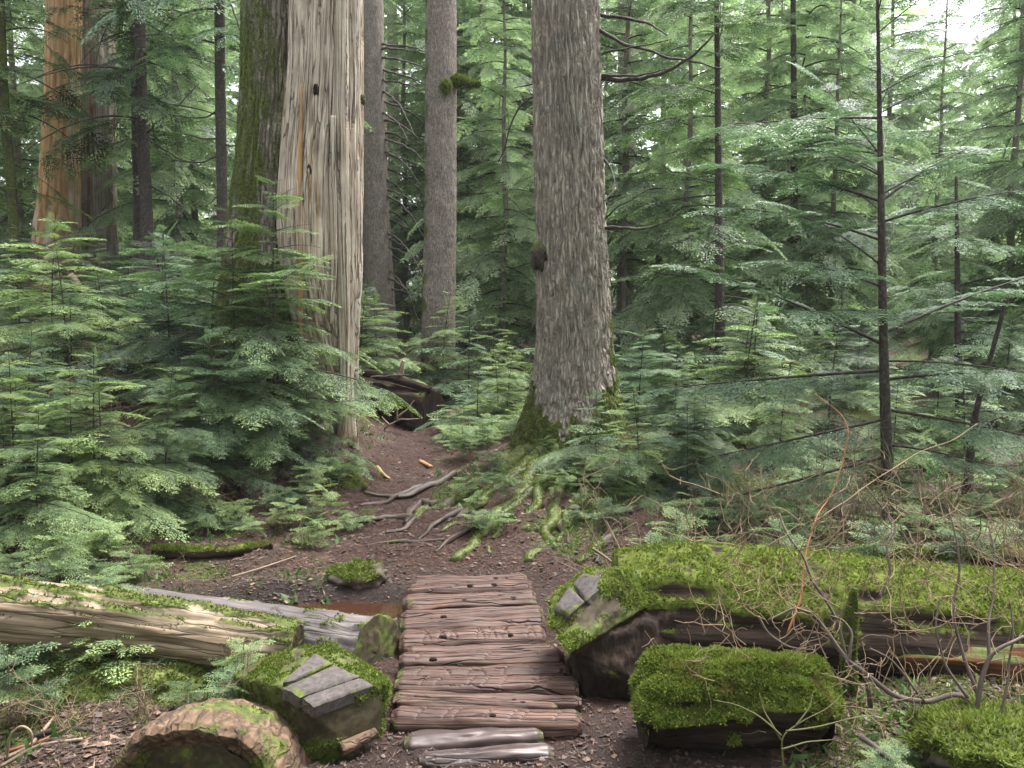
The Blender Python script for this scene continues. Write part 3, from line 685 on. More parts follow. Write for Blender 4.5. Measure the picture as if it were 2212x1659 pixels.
# ------------------------------------------------------------------ conifer foliage
def leaflet_quads(base, d, side, l, wd):
    """diamond leaflets: base (n,3), d unit dir, side unit, l, wd"""
    tip = base + d * l[:, None]; mid = base + d * (l * .45)[:, None]
    V = np.stack([base, mid + side * (wd * .5)[:, None], tip, mid - side * (wd * .5)[:, None]], 1)
    return V.reshape(-1, 3)
def make_spray(lod, seed):
    r = np.random.default_rng(seed)
    if lod == 2: dx, lam, ls, wf = .062, .095, .058, .30
    elif lod == 1: dx, lam, ls, wf = .075, .13, .085, .34
    else: dx, lam, ls, wf = .11, .0, .0, .2
    xs_ = np.arange(.06, .985, dx); B, Dv, L, Wd, tint = [], [], [], [], []
    droop = r.uniform(.10, .28)
    def zz(x, y): return -droop * x * x - .22 * y * y - .05 * abs(y)
    for k, x in enumerate(xs_):
        for sgn in (-1, 1):
            xx = x + r.uniform(-.02, .02)
            tl = (.46 * (1 - xx) ** .75 + .06) * r.uniform(.65, 1.15)
            if r.random() < .06: continue
            an = math.radians(r.uniform(46, 66)); tx, ty = math.cos(an), sgn * math.sin(an)
            if lod == 0:
                B.append([xx, 0, zz(xx, 0)]); e = np.array([xx + tx * tl, ty * tl, zz(xx + tx * tl, ty * tl)])
                v = e - B[-1]; Dv.append(nrm(v)); L.append(np.linalg.norm(v)); Wd.append(tl * .30 + .02); tint.append(.4 + .4 * xx); continue
            nl = max(int(tl / ls), 1)
            for j in range(nl + 1):
                s = (j + .3) * ls
                if s > tl: break
                bx, by = xx + tx * s, ty * s
                for sg2 in ((-1, 1) if j < nl else (0,)):
                    a2 = math.atan2(ty, tx) + sg2 * math.radians(r.uniform(38, 60)) + (r.uniform(-.15, .15))
                    l = lam * r.uniform(.7, 1.25) * (1 - .35 * s / tl)
                    d = nrm([math.cos(a2), math.sin(a2), r.uniform(-.30, .12) - 2 * droop * bx * .4])
                    B.append([bx, by, zz(bx, by)]); Dv.append(d); L.append(l); Wd.append(l * wf * r.uniform(.8, 1.3))
                    tint.append(.25 + .35 * s / tl + .3 * xx + r.uniform(-.1, .1) + (.12 if s > tl - ls * 1.5 else 0))
    B, Dv, L, Wd = map(np.array, (B, Dv, L, Wd)); tint = np.array(tint)
    side = np.cross(Dv, np.array([0, 0, 1.0]) + r.normal(size=(len(B), 3)) * .28); side /= np.linalg.norm(side, axis=1)[:, None]
    V = leaflet_quads(B, Dv, side, L, Wd)
    return V, np.repeat(tint, 4)
SPR = {l: [make_spray(l, 100 * l + k) for k in range(5)] for l in (0, 1, 2)}
class Foliage:
    def __init__(s, seed): s.r = np.random.default_rng(seed); s.leaf = MB(); s.wood = MB()
    def spray(s, o, d, L, lod, roll=.25, tint=0.0, wscale=1.0):
        V, t = SPR[lod][s.r.integers(5)]
        x = nrm(d); up = np.array([0, 0, 1.0]) + s.r.normal(size=3) * roll
        y = nrm(np.cross(up, x)); z = np.cross(x, y)
        W = o + L * (V[:, :1] * x + V[:, 1:2] * y * wscale + V[:, 2:3] * z)
        s.leaf.add(W, np.arange(len(W)).reshape(-1, 4), None, tint=t + tint + s.r.uniform(-.08, .08))
    def limb(s, P, r0, r1, sides=4):
        n = len(P); tube(s.wood, P, np.linspace(r0, r1, n), sides, None, False)
    def branch(s, o, az, el, L, droop, lod, sp=.16, r0=None, tint=0.0, bare=.12, maxs=.8, fill=1.0):
        h = np.array([math.cos(az), math.sin(az), 0]); n = 9
        bend = s.r.uniform(-.25, .25)
        ss = np.linspace(0, 1, n)
        az2 = az + bend * ss
        dirs = np.stack([np.cos(az2) * math.cos(el), np.sin(az2) * math.cos(el), math.sin(el) - 2 * droop * ss], -1)
        P = o + np.concatenate([[np.zeros(3)], np.cumsum((dirs[1:] + dirs[:-1]) * .5 * L / (n - 1), axis=0)])
        r0 = r0 or max(.004, L * .009)
        s.limb(P, r0, r0 * .25)
        def at(t): return np.array([np.interp(t, ss, P[:, k]) for k in range(3)]), nrm([np.interp(t, ss, dirs[:, k]) for k in range(3)])
        if L < .5:
            s.spray(P[0] + (P[1] - P[0]) * .3, nrm(P[-1] - P[0]), L * 1.02, lod, .2, tint); return
        t = bare; sg = 1
        while t < .97:
            p, d = at(t); l = min(maxs, (.52 * L * (1 - t) ** .8 + .16) * s.r.uniform(.7, 1.15))
            if s.r.random() < fill:
                a = math.radians(s.r.uniform(42, 68)) * sg
                hd = np.array([d[0] * math.cos(a) - d[1] * math.sin(a), d[0] * math.sin(a) + d[1] * math.cos(a), d[2] - s.r.uniform(.0, .25)])
                s.spray(p, hd, l, lod, .12, tint)
            sg = -sg; t += sp / L * s.r.uniform(.7, 1.3)
        p, d = at(.93); s.spray(p, d, min(maxs, .3 * L + .15), lod, .2, tint + .06)
def build_pair(f, mat_leaf, mat_wood, name):
    Vl, Ql, Tl, Al = f.leaf.arrays(); Vw, Qw, Tw, Aw = f.wood.arrays()
    a = make_mesh(name + '_foliage', Vl, Ql, Tl, Al, mat_leaf, False); b = make_mesh(name + '_wood', Vw, Qw, Tw, Aw, mat_wood, True)
    return a, b
def sapling_variant(H, R, nb, lod, seed, leaf='needle'):
    f = Foliage(seed); r = f.r
    lean = r.normal(size=2) * .05
    zz_ = np.linspace(-.15, 1, 10)
    P = np.stack([lean[0] * H * zz_ ** 2, lean[1] * H * zz_ ** 2, zz_ * H], -1)
    tube(f.wood, P, np.linspace(.011 * H ** .6, .003, 10), 6, None, False)
    az = r.uniform(0, 6.28)
    for k in range(nb):
        t = .10 + .88 * (k + r.uniform(0, .8)) / nb
        az += 2.4 + r.uniform(-.5, .5)
        L = R * (1.02 - t) ** .6 * r.uniform(.55, 1.2)
        o = np.array([np.interp(t, zz_, P[:, 0]), np.interp(t, zz_, P[:, 1]), t * H])
        f.branch(o, az, math.radians(-6 + 38 * t + r.uniform(-8, 8)), max(L, .10), r.uniform(.10, .26), lod, .085, None, .10 * (t - .4) + r.uniform(-.12, .14), .08, .34)
    for k in range(9):
        t = r.uniform(.05, .5); a = r.uniform(0, 6.28); L = R * r.uniform(.3, .7); o = np.array([np.interp(t, zz_, P[:, 0]), np.interp(t, zz_, P[:, 1]), t * H])
        q = np.linspace(0, 1, 5)[:, None]; f.limb(o + q * L * np.array([math.cos(a), math.sin(a), r.uniform(-.3, .3)]) + r.normal(size=(5, 3)) * .02 * q, .004, .0015)
    f.spray(P[-2], np.array([lean[0], lean[1], 1.0]) + np.array([.3, 0, 0]), .16, lod, .5, .15)
    return build_pair(f, M[leaf], M['bark_dark'], 'sapling')
SAP = [sapling_variant(1.25, .8, 26, 2, 21), sapling_variant(1.7, .85, 32, 2, 22), sapling_variant(.9, .66, 20, 2, 23, 'needle_cool'),
       sapling_variant(1.5, 1.0, 28, 2, 24, 'needle_cool'), sapling_variant(2.3, 1.05, 42, 2, 25)]
SAPH = [1.25, 1.7, .9, 1.5, 2.3]
SEED = []
for k in range(4):
    f = Foliage(300 + k); H = .16 + .06 * k
    tube(f.wood, np.array([[0, 0, -.03], [0, 0, H]]), np.array([.004, .002]), 4, None, False)
    for j in range(7 + k):
        t = .35 + .65 * j / (7 + k); f.spray(np.array([0, 0, H * t]), np.array([math.cos(j * 2.4), math.sin(j * 2.4), .25]), (.30 - .12 * t) * f.r.uniform(.7, 1.1), 2 if k < 2 else 1, .3, .05)
    SEED.append(build_pair(f, M['needle'], M['twig'], 'seedling'))
def conifer_variant(H, cb, R, nb, lod, seed, leaf, sp=.22, fill=1.0, maxs=.95, droop=(.25, .6), rt=.10):
    f = Foliage(seed); r = f.r
    az = 0.0
    for k in range(nb):
        t = cb + (1 - cb) * ((k + r.uniform(0, .9)) / nb)
        az += 2.4 + r.uniform(-.6, .6)
        L = R * (1.03 - t) ** .6 * r.uniform(.55, 1.15)
        f.branch(np.array([0, 0, t * H]), az, math.radians(-4 + 25 * t + r.uniform(-12, 12)), max(L, .3), r.uniform(*droop), lod, sp, .012 + L * .004, r.uniform(-.12, .1), .08, maxs, fill)
    return build_pair(f, M[leaf], M['bark_dark'], 'conifer')
CON = [conifer_variant(12, .10, 2.6, 62, 1, 41, 'needle_haze_pale', .17), conifer_variant(14, .16, 2.9, 62, 1, 42, 'needle_haze_pale', .18), conifer_variant(10, .06, 2.2, 58, 1, 43, 'needle_haze_pale', .155),
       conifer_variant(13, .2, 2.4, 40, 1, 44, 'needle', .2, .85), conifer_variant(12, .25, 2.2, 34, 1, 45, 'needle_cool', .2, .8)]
CONH = [12, 14, 10, 13, 12]
def mesh_obj(name, me, parent):
    o = bpy.data.objects.new(name, me); COL.objects.link(o); o.parent = parent; return o
TRK = []
for k, H in enumerate(CONH):
    mb = MB(); zz_ = np.linspace(-.5, H, 26); w_ = .12 * fbm(np.stack([zz_ * .3, zz_ * 0 + k, zz_ * 0], -1), 2)
    V, Q = tube(mb, np.stack([w_, w_ * .5, zz_], -1), np.linspace(.085, .012, 26), 8, lambda th, s, r: r * (1 + .12 * pn(np.stack([np.cos(th) * 2, np.sin(th) * 2, s * 2], -1))), False)
    mb.A['moss'] = [(0, np.clip(.3 + .4 * fbm(V * 2, 2), 0, 1))]
    V, Q, T, A = mb.arrays(); TRK.append(make_mesh('conifer_trunk', V, Q, T, A, M['bark_far']))

def place_sapling(px, d, v, h, label, group=None, rot=None, z=None, name='hemlock_sapling'):
    x = (px - 1106) / F * d; o = thing(name, label, 'sapling', (x, d, g1(x, d) if z is None else z), group)
    a, b = SAP[v]; c1 = mesh_obj('foliage', a, o); c2 = mesh_obj('stem', b, o)
    s = h / SAPH[v]; o.scale = (s, s, s); o.rotation_euler = (0, 0, random.uniform(0, 6.28) if rot is None else rot)
    return o
def place_conifer(px, d, v, h, label, group=None, trunk=True, parent=None, wid=1.0):
    x = (px - 1106) / F * d; s = h / CONH[v]
    if parent is None:
        o = thing('conifer_tree', label, 'tree', (x, d, g1(x, d)), group); o.scale = (s * wid, s * wid, s)
        o.rotation_euler = (0, 0, random.uniform(0, 6.28))
        mesh_obj('trunk', TRK[v], o)
    else: o = parent
    c = mesh_obj('crown', CON[v][0], o); b_ = mesh_obj('limbs', CON[v][1], o); b_['kind'] = 'stuff'
    if parent is not None:
        for q in (c, b_): q.scale = (s * wid, s * wid, s); q.rotation_euler = (0, 0, random.uniform(0, 6.28))
    return o
# crowns for the thin trunks
for t_, v, h in ((tA, 4, 13), (tB, 3, 13), (tC, 4, 12), (tD, 3, 11)): place_conifer(0, 0, v, h, None, parent=t_)
def custom_crown(t_, A, d, specs, lod, leaf, sp, tint=0.0):
    """specs rows: (py on stem, azimuth deg, elev deg, length, droop)"""
    f = Foliage(int(d * 100) + len(specs)); zs_ = A[:, 2]
    for py, az, el, L, dr in specs:
        zq = Pd(1106, py, d)[2]; o = np.array([np.interp(zq, zs_, A[:, 0]), np.interp(zq, zs_, A[:, 1]), zq])
        f.branch(o, math.radians(az), math.radians(el), L, dr, lod, sp, None, tint + f.r.uniform(-.1, .1), .2, .5)
    V, Q, T, A_ = f.leaf.arrays(); mb = MB(); mb.add(V, Q, T, **A_); part('crown', mb, M[leaf], t_, False)
    V, Q, T, A_ = f.wood.arrays(); mb = MB(); mb.add(V, Q, T, **A_); part('limbs', mb, M['bark_dark'], t_, True, 'stuff')
r = np.random.default_rng(9)
sp = [(575, 55, 32, 1.2, .1), (575, 128, 38, 1.1, .1), (335, 60, 28, 1.2, .12), (335, 120, 50, 1.0, .0), (435, 30, 30, 1.5, .12), (435, 150, 24, 1.5, .12), (255, 170, 4, 1.3, .1), (235, 40, 55, .7, .05),
      (720, 15, 22, 1.9, .08), (745, 160, 28, 1.9, .1), (800, 178, -4, 1.9, .02), (820, 10, 6, 1.8, .08), (905, 184, -12, 1.7, .02), (885, -6, -8, 1.6, .05), (985, 186, -14, 1.9, .0),
      (680, 215, 8, 1.1, .12), (620, 205, 15, 1.4, .12), (520, 190, 18, 1.4, .12), (480, 340, 18, 1.3, .12), (380, 200, 20, 1.1, .1), (960, 15, -8, 1.2, .08), (780, 335, 3, 1.1, .12)]
sp += [(py, r.uniform(0, 360), 30, r.uniform(.3, .8), .1) for py in np.linspace(-60, 420, 12)]
custom_crown(tG, AG, 7.0, sp, 2, 'needle_cool', .12, -.04)
sp = [(py, r.uniform(0, 360), r.uniform(-10, 20), (.5 + 1.1 * min(1, (py + 350) / 700)) * r.uniform(.7, 1.1), r.uniform(.1, .35)) for py in np.linspace(-330, 760, 46)]
custom_crown(tF, AF, 12.0, sp, 1, 'needle', .16)
sp = [(py, r.uniform(0, 360), r.uniform(-10, 20), (.4 + .9 * min(1, (py - 350) / 500)) * r.uniform(.7, 1.1), r.uniform(.1, .3)) for py in np.linspace(390, 860, 34)]
custom_crown(tH, AH, 11.5, sp, 1, 'needle_cool', .15)
place_conifer(0, 0, 2, 12.5, None, parent=tJ)

# named saplings
place_sapling(505, 8.2, 4, 2.5, 'tall leafy sapling hiding the mossy flank of the cedar')
place_sapling(590, 8.0, 4, 2.9, 'tallest sapling, standing against the foot of the huge cedar')
place_sapling(665, 8.35, 0, 1.0, 'sapling filling the hollow at the cedar foot')
place_sapling(640, 7.9, 2, .7, 'low bluish sapling on the bank below the cedar foot')
place_sapling(343, 6.6, 1, 1.30, 'sapling with visible dark stem in front of the left thicket')
place_sapling(470, 7.4, 3, 1.45, 'broad bushy sapling on the left bank, left of the cedar foot')
place_sapling(60, 5.6, 0, 1.0, 'bright sapling just behind the left mossy log near the edge')
place_sapling(1290, 7.5, 2, .75, 'low sapling partly covering the mossy roots of the furrowed trunk')
place_sapling(1385, 7.2, 0, .9, 'sapling right of the furrowed trunk, above the mossy root')
place_sapling(1030, 10.5, 2, .9, 'small sapling behind the path, left of the furrowed trunk')
place_sapling(775, 12.6, 0, 1.6, 'sapling half behind the cedar foot, above the dark log')
# thicket on the left bank
def sap_label(px, d, v, h, side):
    size = 'small' if h < .85 else ('tall' if h > 1.3 else 'medium')
    tone = 'bluish-green' if v in (2, 3) else 'yellow-green'
    if side == 'left': where = ('at the left edge' if px < 60 else 'left of centre in the left thicket' if px < 300 else 'below the slim black trunk' if px < 520 else 'beside the huge cedar')
    else: where = ('behind the path' if px < 1150 else 'right behind the furrowed trunk' if px < 1480 else 'below the slim bare-stemmed conifer' if px < 1700 else 'left of the slender conifer at right' if px < 1900 else 'near the right edge')
    row = 'front row' if d < 8.2 else ('middle row' if d < 11 else 'back row')
    return '%s %s sapling %s, %s' % (size, tone, where, row)
r = np.random.default_rng(77)
for k in range(72):
    d = r.uniform(6.1, 14.5); lo = -160; hi = np.interp(d, [6.1, 7, 8.5, 11, 15], [170, 440, 610, 770, 880])
    px = r.uniform(lo, hi); h = r.uniform(.7, 1.4) * (1 if d < 8.5 else 1.4)
    if d < 8 and px > 250: h *= .8
    v = int(r.integers(5)); place_sapling(px, d, v, h, sap_label(px, d, v, h, 'left'), 'saplings on the left bank')
for k in range(52):
    d = r.uniform(7.0, 15.5); lo = np.interp(d, [7, 8.6, 11, 15], [1480, 1380, 1000, 900]); px = r.uniform(lo, 2330)
    if abs(px - 1236) < 120 and d < 9: continue
    h = r.uniform(.7, 1.3) * (1 if d < 9 else 1.4)
    v = int(r.integers(5)); place_sapling(px, d, v, h, sap_label(px, d, v, h, 'right'), 'saplings on the right')
# middle-distance and far trees
def px_where(px):
    for lim, t_ in ((90, 'at the left edge behind the orange trunk'), (280, 'behind the grey stringy trunk'), (500, 'between the slim dark trunks'), (770, 'behind the huge cedar'), (940, 'between the cedar and slender grey trunk'),
                    (1150, 'between the slender grey and furrowed trunks'), (1330, 'behind the furrowed trunk'), (1500, 'just right of the furrowed trunk'), (1650, 'around the slim bare-stemmed conifer'), (1800, 'in the right middle'), (1960, 'behind the slender conifer at right'), (2130, 'near the right edge')):
        if px < lim: return t_
    return 'at the far right edge'
for k in range(28):
    d = 18 + 21 * (k + .5) / 28 + r.uniform(-1, 1); px = r.uniform(-250, 2450)
    if 1780 < px < 2180 and d > 19: px -= 520
    v = int(r.integers(5)); h = CONH[v] * r.uniform(.8, 1.25) * (1.0 if d < 25 else 1.35)
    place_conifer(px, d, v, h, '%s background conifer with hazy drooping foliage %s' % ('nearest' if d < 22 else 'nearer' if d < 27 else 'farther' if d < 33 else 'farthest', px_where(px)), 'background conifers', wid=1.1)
for px, d, v, h in [(1480, 15, 2, 9), (1640, 19, 0, 13), (1790, 16, 2, 8), (2010, 18, 2, 8.5), (2170, 15, 2, 10), (2290, 13, 2, 9.5), (1090, 17, 2, 9), (1040, 21, 0, 12), (880, 23, 1, 14), (640, 20, 0, 13), (400, 17, 2, 10), (250, 21, 1, 14), (60, 18, 2, 11), (-60, 14, 3, 11), (430, 22, 0, 14), (1815, 27, 1, 18), (2235, 25, 1, 18), (1900, 31, 0, 18), (2150, 33, 2, 17), (1690, 24, 1, 16)]:
    place_conifer(px, d, v, h, '%s leafy middle-distance conifer %s, %s' % ('tall' if h >= 12 else 'low', px_where(px), 'nearest layer' if d < 17 else 'second layer' if d < 22 else 'back layer'), 'middle-distance conifers', wid=1.1)
for k, (x, y, v, h) in enumerate([(-7, -3, 0, 13), (-3.5, -6, 1, 14), (.5, -5, 2, 12), (4.5, -6.5, 0, 14), (7.5, -2.5, 1, 14), (-10, 2, 2, 12), (10.5, 3, 0, 13), (-6, -10, 1, 15), (1.5, -10, 0, 15), (8, -10, 1, 15)]):  # unseen trees, added to block sky light and darken camera-facing sides
    o = place_conifer(1106, 5, v, h, 'unseen conifer of the same wood, added behind the viewpoint to hold back light', 'unseen conifers added behind the viewpoint'); o.location = (x, y, g1(x, y))
# the wood beyond, which reads as one mass
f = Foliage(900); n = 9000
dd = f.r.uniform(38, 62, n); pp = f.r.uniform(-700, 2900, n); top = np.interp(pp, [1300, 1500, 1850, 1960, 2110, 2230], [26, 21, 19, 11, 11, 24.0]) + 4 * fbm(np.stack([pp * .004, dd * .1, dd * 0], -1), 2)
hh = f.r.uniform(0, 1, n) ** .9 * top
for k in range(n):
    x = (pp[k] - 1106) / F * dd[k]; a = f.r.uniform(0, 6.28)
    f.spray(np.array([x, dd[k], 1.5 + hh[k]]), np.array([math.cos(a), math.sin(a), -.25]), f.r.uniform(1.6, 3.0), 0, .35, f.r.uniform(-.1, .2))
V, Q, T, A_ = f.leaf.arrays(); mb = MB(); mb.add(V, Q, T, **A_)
part('distant_forest', mb, M['needle_haze_pale'], None, False, 'stuff')


# ------------------------------------------------------------------ logs and the boardwalk
def vnormals(V, Q):
    n = np.zeros_like(V); fn = np.cross(V[Q[:, 2]] - V[Q[:, 0]], V[Q[:, 3]] - V[Q[:, 1]])
    for k in range(4): np.add.at(n, Q[:, k], fn)
    return n / (np.linalg.norm(n, axis=1)[:, None] + 1e-12)
def grooves(amp, lump, seed, fa=16, fs=.8):
    def f(th, s, r):
        P = np.stack([np.cos(th) * r * fa + seed, np.sin(th) * r * fa, s * fs], -1)
        P2 = np.stack([np.cos(th) * r * 4 + seed, np.sin(th) * r * 4, s * 2.2], -1)
        c = np.clip(1 - np.abs(pn(P * 1.3 + 7)) * 6, 0, 1)
        return r + amp * fbm(P, 3) - amp * 1.2 * c + lump * fbm(P2, 3)
    return f
def undercut(fn, amt):
    def f(th, s, r):
        return fn(th, s, r) * (1 - amt * sstep(.40, -.25, np.cos(th)) * sstep(-.1, .45, np.sin(th)))
    return f
def log_part(parent, name, pts, mat, sides=72, segs=120, disp=None, moss=None, blades_n=0, bl=.03, bw=.013, capd=0.0, flat=1.0, cushion=.0, matface=None, face_end=-1, mat_moss='moss', blade_cut=.5):
    """pts rows x,y,z,r"""
    R = resample(np.array(pts, float), segs); mb = MB()
    V, Q = tube(mb, R[:, :3], R[:, 3], sides, disp, True, flat, capd)
    nv = segs * sides
    mo = np.zeros(len(V))
    if moss is not None:
        N = vnormals(V, Q); mo[:nv] = moss(V, N)[:nv]; mo[nv:] = .2
        if cushion:
            c = sstep(.35, .75, mo) * cushion * (1 + .6 * fbm(V * 14, 2))
            V = V + N * c[:, None]; mb.V[0] = V
    mb.A['moss'] = [(0, mo)]
    o = part(name, mb, M[mat], parent)
    if blades_n:
        def mk(P, N): return np.clip((moss(P, N) + .35 * fbm(P * 9, 2) - blade_cut) * 4, 0, 1)
        P, N = surf_samples(V, Q, blades_n, mk); b = MB(); blades(b, P, N, bl, bw, .75, .15)
        part('moss', b, M[mat_moss], parent, False, 'stuff')
    return o, V, Q
def end_face(parent, c, nrml, r, mat, name='cut_face', mossv=.3, seed=1, bulge=.004, squash=1.0, rings=8, sides=64, irregular=.06):
    n = nrm(nrml); up = np.array([0, 0, 1.0]); x = nrm(np.cross(up, n)); y = np.cross(n, x)
    th = np.linspace(0, 2 * np.pi, sides, endpoint=False); V = [c + n * bulge]; 
    for k in range(1, rings + 1):
        q = k / rings; rad = r * q * (1 + irregular * fbm(np.stack([np.cos(th) * 1.4 + seed, np.sin(th) * 1.4, th * 0], -1), 3) * q)
        hgt = bulge + .006 * fbm(np.stack([np.cos(th) * q * 6, np.sin(th) * q * 6, th * 0 + seed], -1), 3)
        V += list(c + rad[:, None] * (np.cos(th)[:, None] * x + np.sin(th)[:, None] * y * squash) + hgt[:, None] * n)
    V = np.array(V); Q = []; T = [(0, 1 + j, 1 + (j + 1) % sides) for j in range(sides)]
    for k in range(rings - 1):
        a = 1 + k * sides; j = np.arange(sides); j2 = (j + 1) % sides
        Q.append(np.stack([a + j, a + sides + j, a + sides + j2, a + j2], -1))
    mb = MB(); mb.add(V, np.concatenate(Q), np.array(T), grain=(V - c) * 1.0 + seed, moss=np.clip(mossv + .5 * fbm(V * 7 + seed, 3), 0, 1))
    return part(name, mb, M[mat], parent)
up_moss = lambda lo, hi, nz=.45, sc=5, seed=0: (lambda P, N: np.clip(sstep(lo, hi, N[:, 2]) * (.75 + nz * fbm(P * sc + seed, 3)), 0, 1))

# --- corduroy boardwalk of split logs
bw = thing('boardwalk', 'corduroy boardwalk of worn split logs across the muddy trail', 'boardwalk', (*Pz(1050, 1420, 0)[:2], -.05))
BR = [ # xl, yl, xr, yr (centre line at both ends), thickness px, cuts
 (846, 1539, 1257, 1548, 40, 'slash'), (850, 1512, 1204, 1527, 19, ''), (852, 1497, 1256, 1508, 25, ''), (853, 1477, 1249, 1478, 33, 'slash'),
 (859, 1450, 1230, 1440, 34, 'zig'), (862, 1426, 1218, 1418, 27, 'few'), (880, 1404, 1196, 1394, 26, ''), (863, 1376, 1178, 1366, 38, 'cross'),
 (864, 1349, 1176, 1336, 28, ''), (866, 1327, 1172, 1316, 26, ''), (880, 1307, 1158, 1298, 18, ''), (870, 1292, 1156, 1281, 24, ''), (880, 1272, 1148, 1264, 24, ''), (890, 1252, 1138, 1246, 20, '')]
rb = np.random.default_rng(31)
KNOT = None
def board(i, xl, yl, xr, yr, tpx, cuts, parent, mat, z=.02, flat=1.0):
    a = Pz(xl, yl, z); b = Pz(xr, yr, z)
    ra = abs(Pz(xl, yl - tpx / 2, z)[1] - Pz(xl, yl + tpx / 2, z)[1]) / 2 * .84; rb_ = abs(Pz(xr, yr - tpx / 2, z)[1] - Pz(xr, yr + tpx / 2, z)[1]) / 2 * .84
    n = 130; t = np.linspace(0, 1, n)
    P = a + (b - a) * t[:, None]; L = np.linalg.norm(b - a)
    P[:, 1] += .005 * pn(np.stack([t * 3 + i * 7.1, t * 0, t * 0], -1)); P[:, 2] += .008 * pn(np.stack([t * 3 + i * 5.3, t * 0 + 9, t * 0], -1)) - ra * .55 + .012 * math.sin(i * 2.7)
    R = (ra + (rb_ - ra) * t) * (1 + .10 * pn(np.stack([t * 4 + i * 3.1, t * 0, t * 0 + 4], -1)))
    e = np.minimum(t, 1 - t) * L; R = R * (.72 + .28 * sstep(0, .035, e))
    def disp(th, s, r):
        P_ = np.stack([np.cos(th) * r * 26 + i * 4.7, np.sin(th) * r * 26, s * 1.6], -1)
        c = np.clip(1 - np.abs(pn(P_ * .8 + 11)) * 7, 0, 1)
        h = r + .003 * fbm(P_, 3) - .006 * c * (np.cos(th) > -.2) + .003 * pn(np.stack([np.cos(th) * 3, np.sin(th) * 3, s * 14 + i], -1)) + .010 * pn(np.stack([np.cos(th) * 1.5 + i, np.sin(th) * 1.5, s * 4 + i], -1)) * (1.3 if i > 6 else .7)
        h = np.where(np.cos(th) > .55, h * (1 - .18 * (np.cos(th) - .55) / .45), h)     # trodden flat on top
        q = np.sin(th) * r / np.maximum(r, 1e-6)                                           # -1 .. 1 across
        g = np.zeros_like(th); top = np.cos(th) > .1
        if cuts in ('slash', 'few', 'zig', 'cross'):
            ks = np.linspace(.16, .86, 7 if cuts != 'few' else 3) * L + .03 * np.sin(i + np.arange(7 if cuts != 'few' else 3) * 2.2)
            for j, s0 in enumerate(ks):
                for sgn in ((1,) if cuts in ('slash', 'few') else ((1, -1) if cuts == 'cross' else ((-1) ** j,))):
                    dline = np.abs((s - s0) + sgn * q * .035); g = np.maximum(g, np.clip(1 - dline / .007, 0, 1) * (np.abs(q) < .75))
        return h - .012 * g * top
    mb = MB(); V, Q = tube(mb, P, R, 36, disp, True, flat)
    endm = np.clip(.25 * fbm(V * 6 + i, 2) + .45 * sstep(.10, .0, np.minimum(np.abs(V[:, 0] - a[0]), np.abs(V[:, 0] - b[0]))) - .02, 0, 1)
    mb.A['moss'] = [(0, endm)]
    mb.A['grain'] = [(0, mb.arrays()[3]['grain'] + np.array([i * 1.37, i * 2.1, i * .77]))]
    o = part('split_log', mb, M[mat], parent)
    return o, P, R
kn = MB(); V, Q, T = burl_shape(np.zeros(3), np.array([1.0, .8, .6]), 6, 12); kn.add(V, Q, T, grain=V * .1, moss=np.zeros(len(V)))
KV = make_mesh('knot', *kn.arrays()[:3], kn.arrays()[3], M['log_dark'])
for i, (xl, yl, xr, yr, tp, cu) in enumerate(BR):
    o, P, R = board(i, xl, yl, xr, yr, tp, cu, bw, 'board')
    for k in range(1 if i < 4 else (2 if i < 6 else 5)):
        q = int(rb.integers(18, 112)); c = P[q] + np.array([0, rb.uniform(-.6, .6) * R[q], R[q] * .70])
        ko = bpy.data.objects.new('knot', KV); COL.objects.link(ko); ko.parent = o; ko.location = tuple(c - BASE[bw.name]); s_ = rb.uniform(.006, .016); ko.scale = (s_ * 1.5, s_, s_ * 1.2)
# stringers the boards are laid on
for xl, xr in ((905, 915), (1130, 1180)):
    a = Pz(xl, 1540, -.07); b = Pz((xl + 20) if xl < 1000 else 1105, 1252, -.07)
    log_part(bw, 'stringer', [[*a, .045], [*b, .045]], 'log_dark', 16, 20, grooves(.004, .006, 3))
st = thing('log_step', 'flat muddy half-log step just in front of the boardwalk', 'log', Pz(1022, 1590, -.04))
board(20, 872, 1592, 1172, 1576, 36, '', st, 'board_wet', -.005)
st = thing('log_step', 'nearest half-log sunk in the mud at the bottom of the picture', 'log', Pz(1050, 1635, -.05))
board(21, 905, 1638, 1195, 1616, 34, '', st, 'board_wet', -.022)

# --- long mossy log on the right, sawn through for the trail
lg = thing('fallen_log', 'massive moss-covered log with rotten red underside lying on the right', 'log', (1.6, 4.35, 0))
def moss_r(P, N):
    n = fbm(P * np.array([2, 6, 6]), 3)
    return np.clip(sstep(.30, .75, N[:, 2] + .30 * n) * (.90 + .45 * fbm(P * 4, 2)) - .30 * sstep(.25, .6, fbm(P * 3 + 9, 2)), 0, 1) * sstep(.20, .30, P[:, 2] + .10 * n)
_, VR, QR = log_part(lg, 'log_body', [[.585, 4.42, .03, .46], [.61, 4.42, .03, .50], [1.0, 4.40, .03, .50], [1.6, 4.36, .0, .49], [2.2, 4.30, -.02, .48], [3.0, 4.22, -.05, .47], [4.2, 4.1, -.06, .45]], 'log_dark', 110, 240, undercut(grooves(.013, .022, 5, 12, .5), .22), moss_r, 150000, .018, .011, cushion=.02)  # shade of the lower front is put into the near-black colour
log_part(lg, 'rotten_wood', [[1.52, 4.02, .12, .03], [1.7, 3.99, .12, .10], [2.2, 3.94, .11, .12], [3.0, 3.87, .10, .13], [4.0, 3.8, .1, .12]], 'log_red', 40, 120, grooves(.02, .03, 15, 16, .6), lambda P, N: np.clip(.7 * sstep(.3, .8, N[:, 2]) + .3 * fbm(P * 6, 2), 0, 1))
end_face(lg, np.array([.582, 4.40, -.03]), (-1, -.15, 0), .40, 'log_dark', mossv=.1, seed=3)
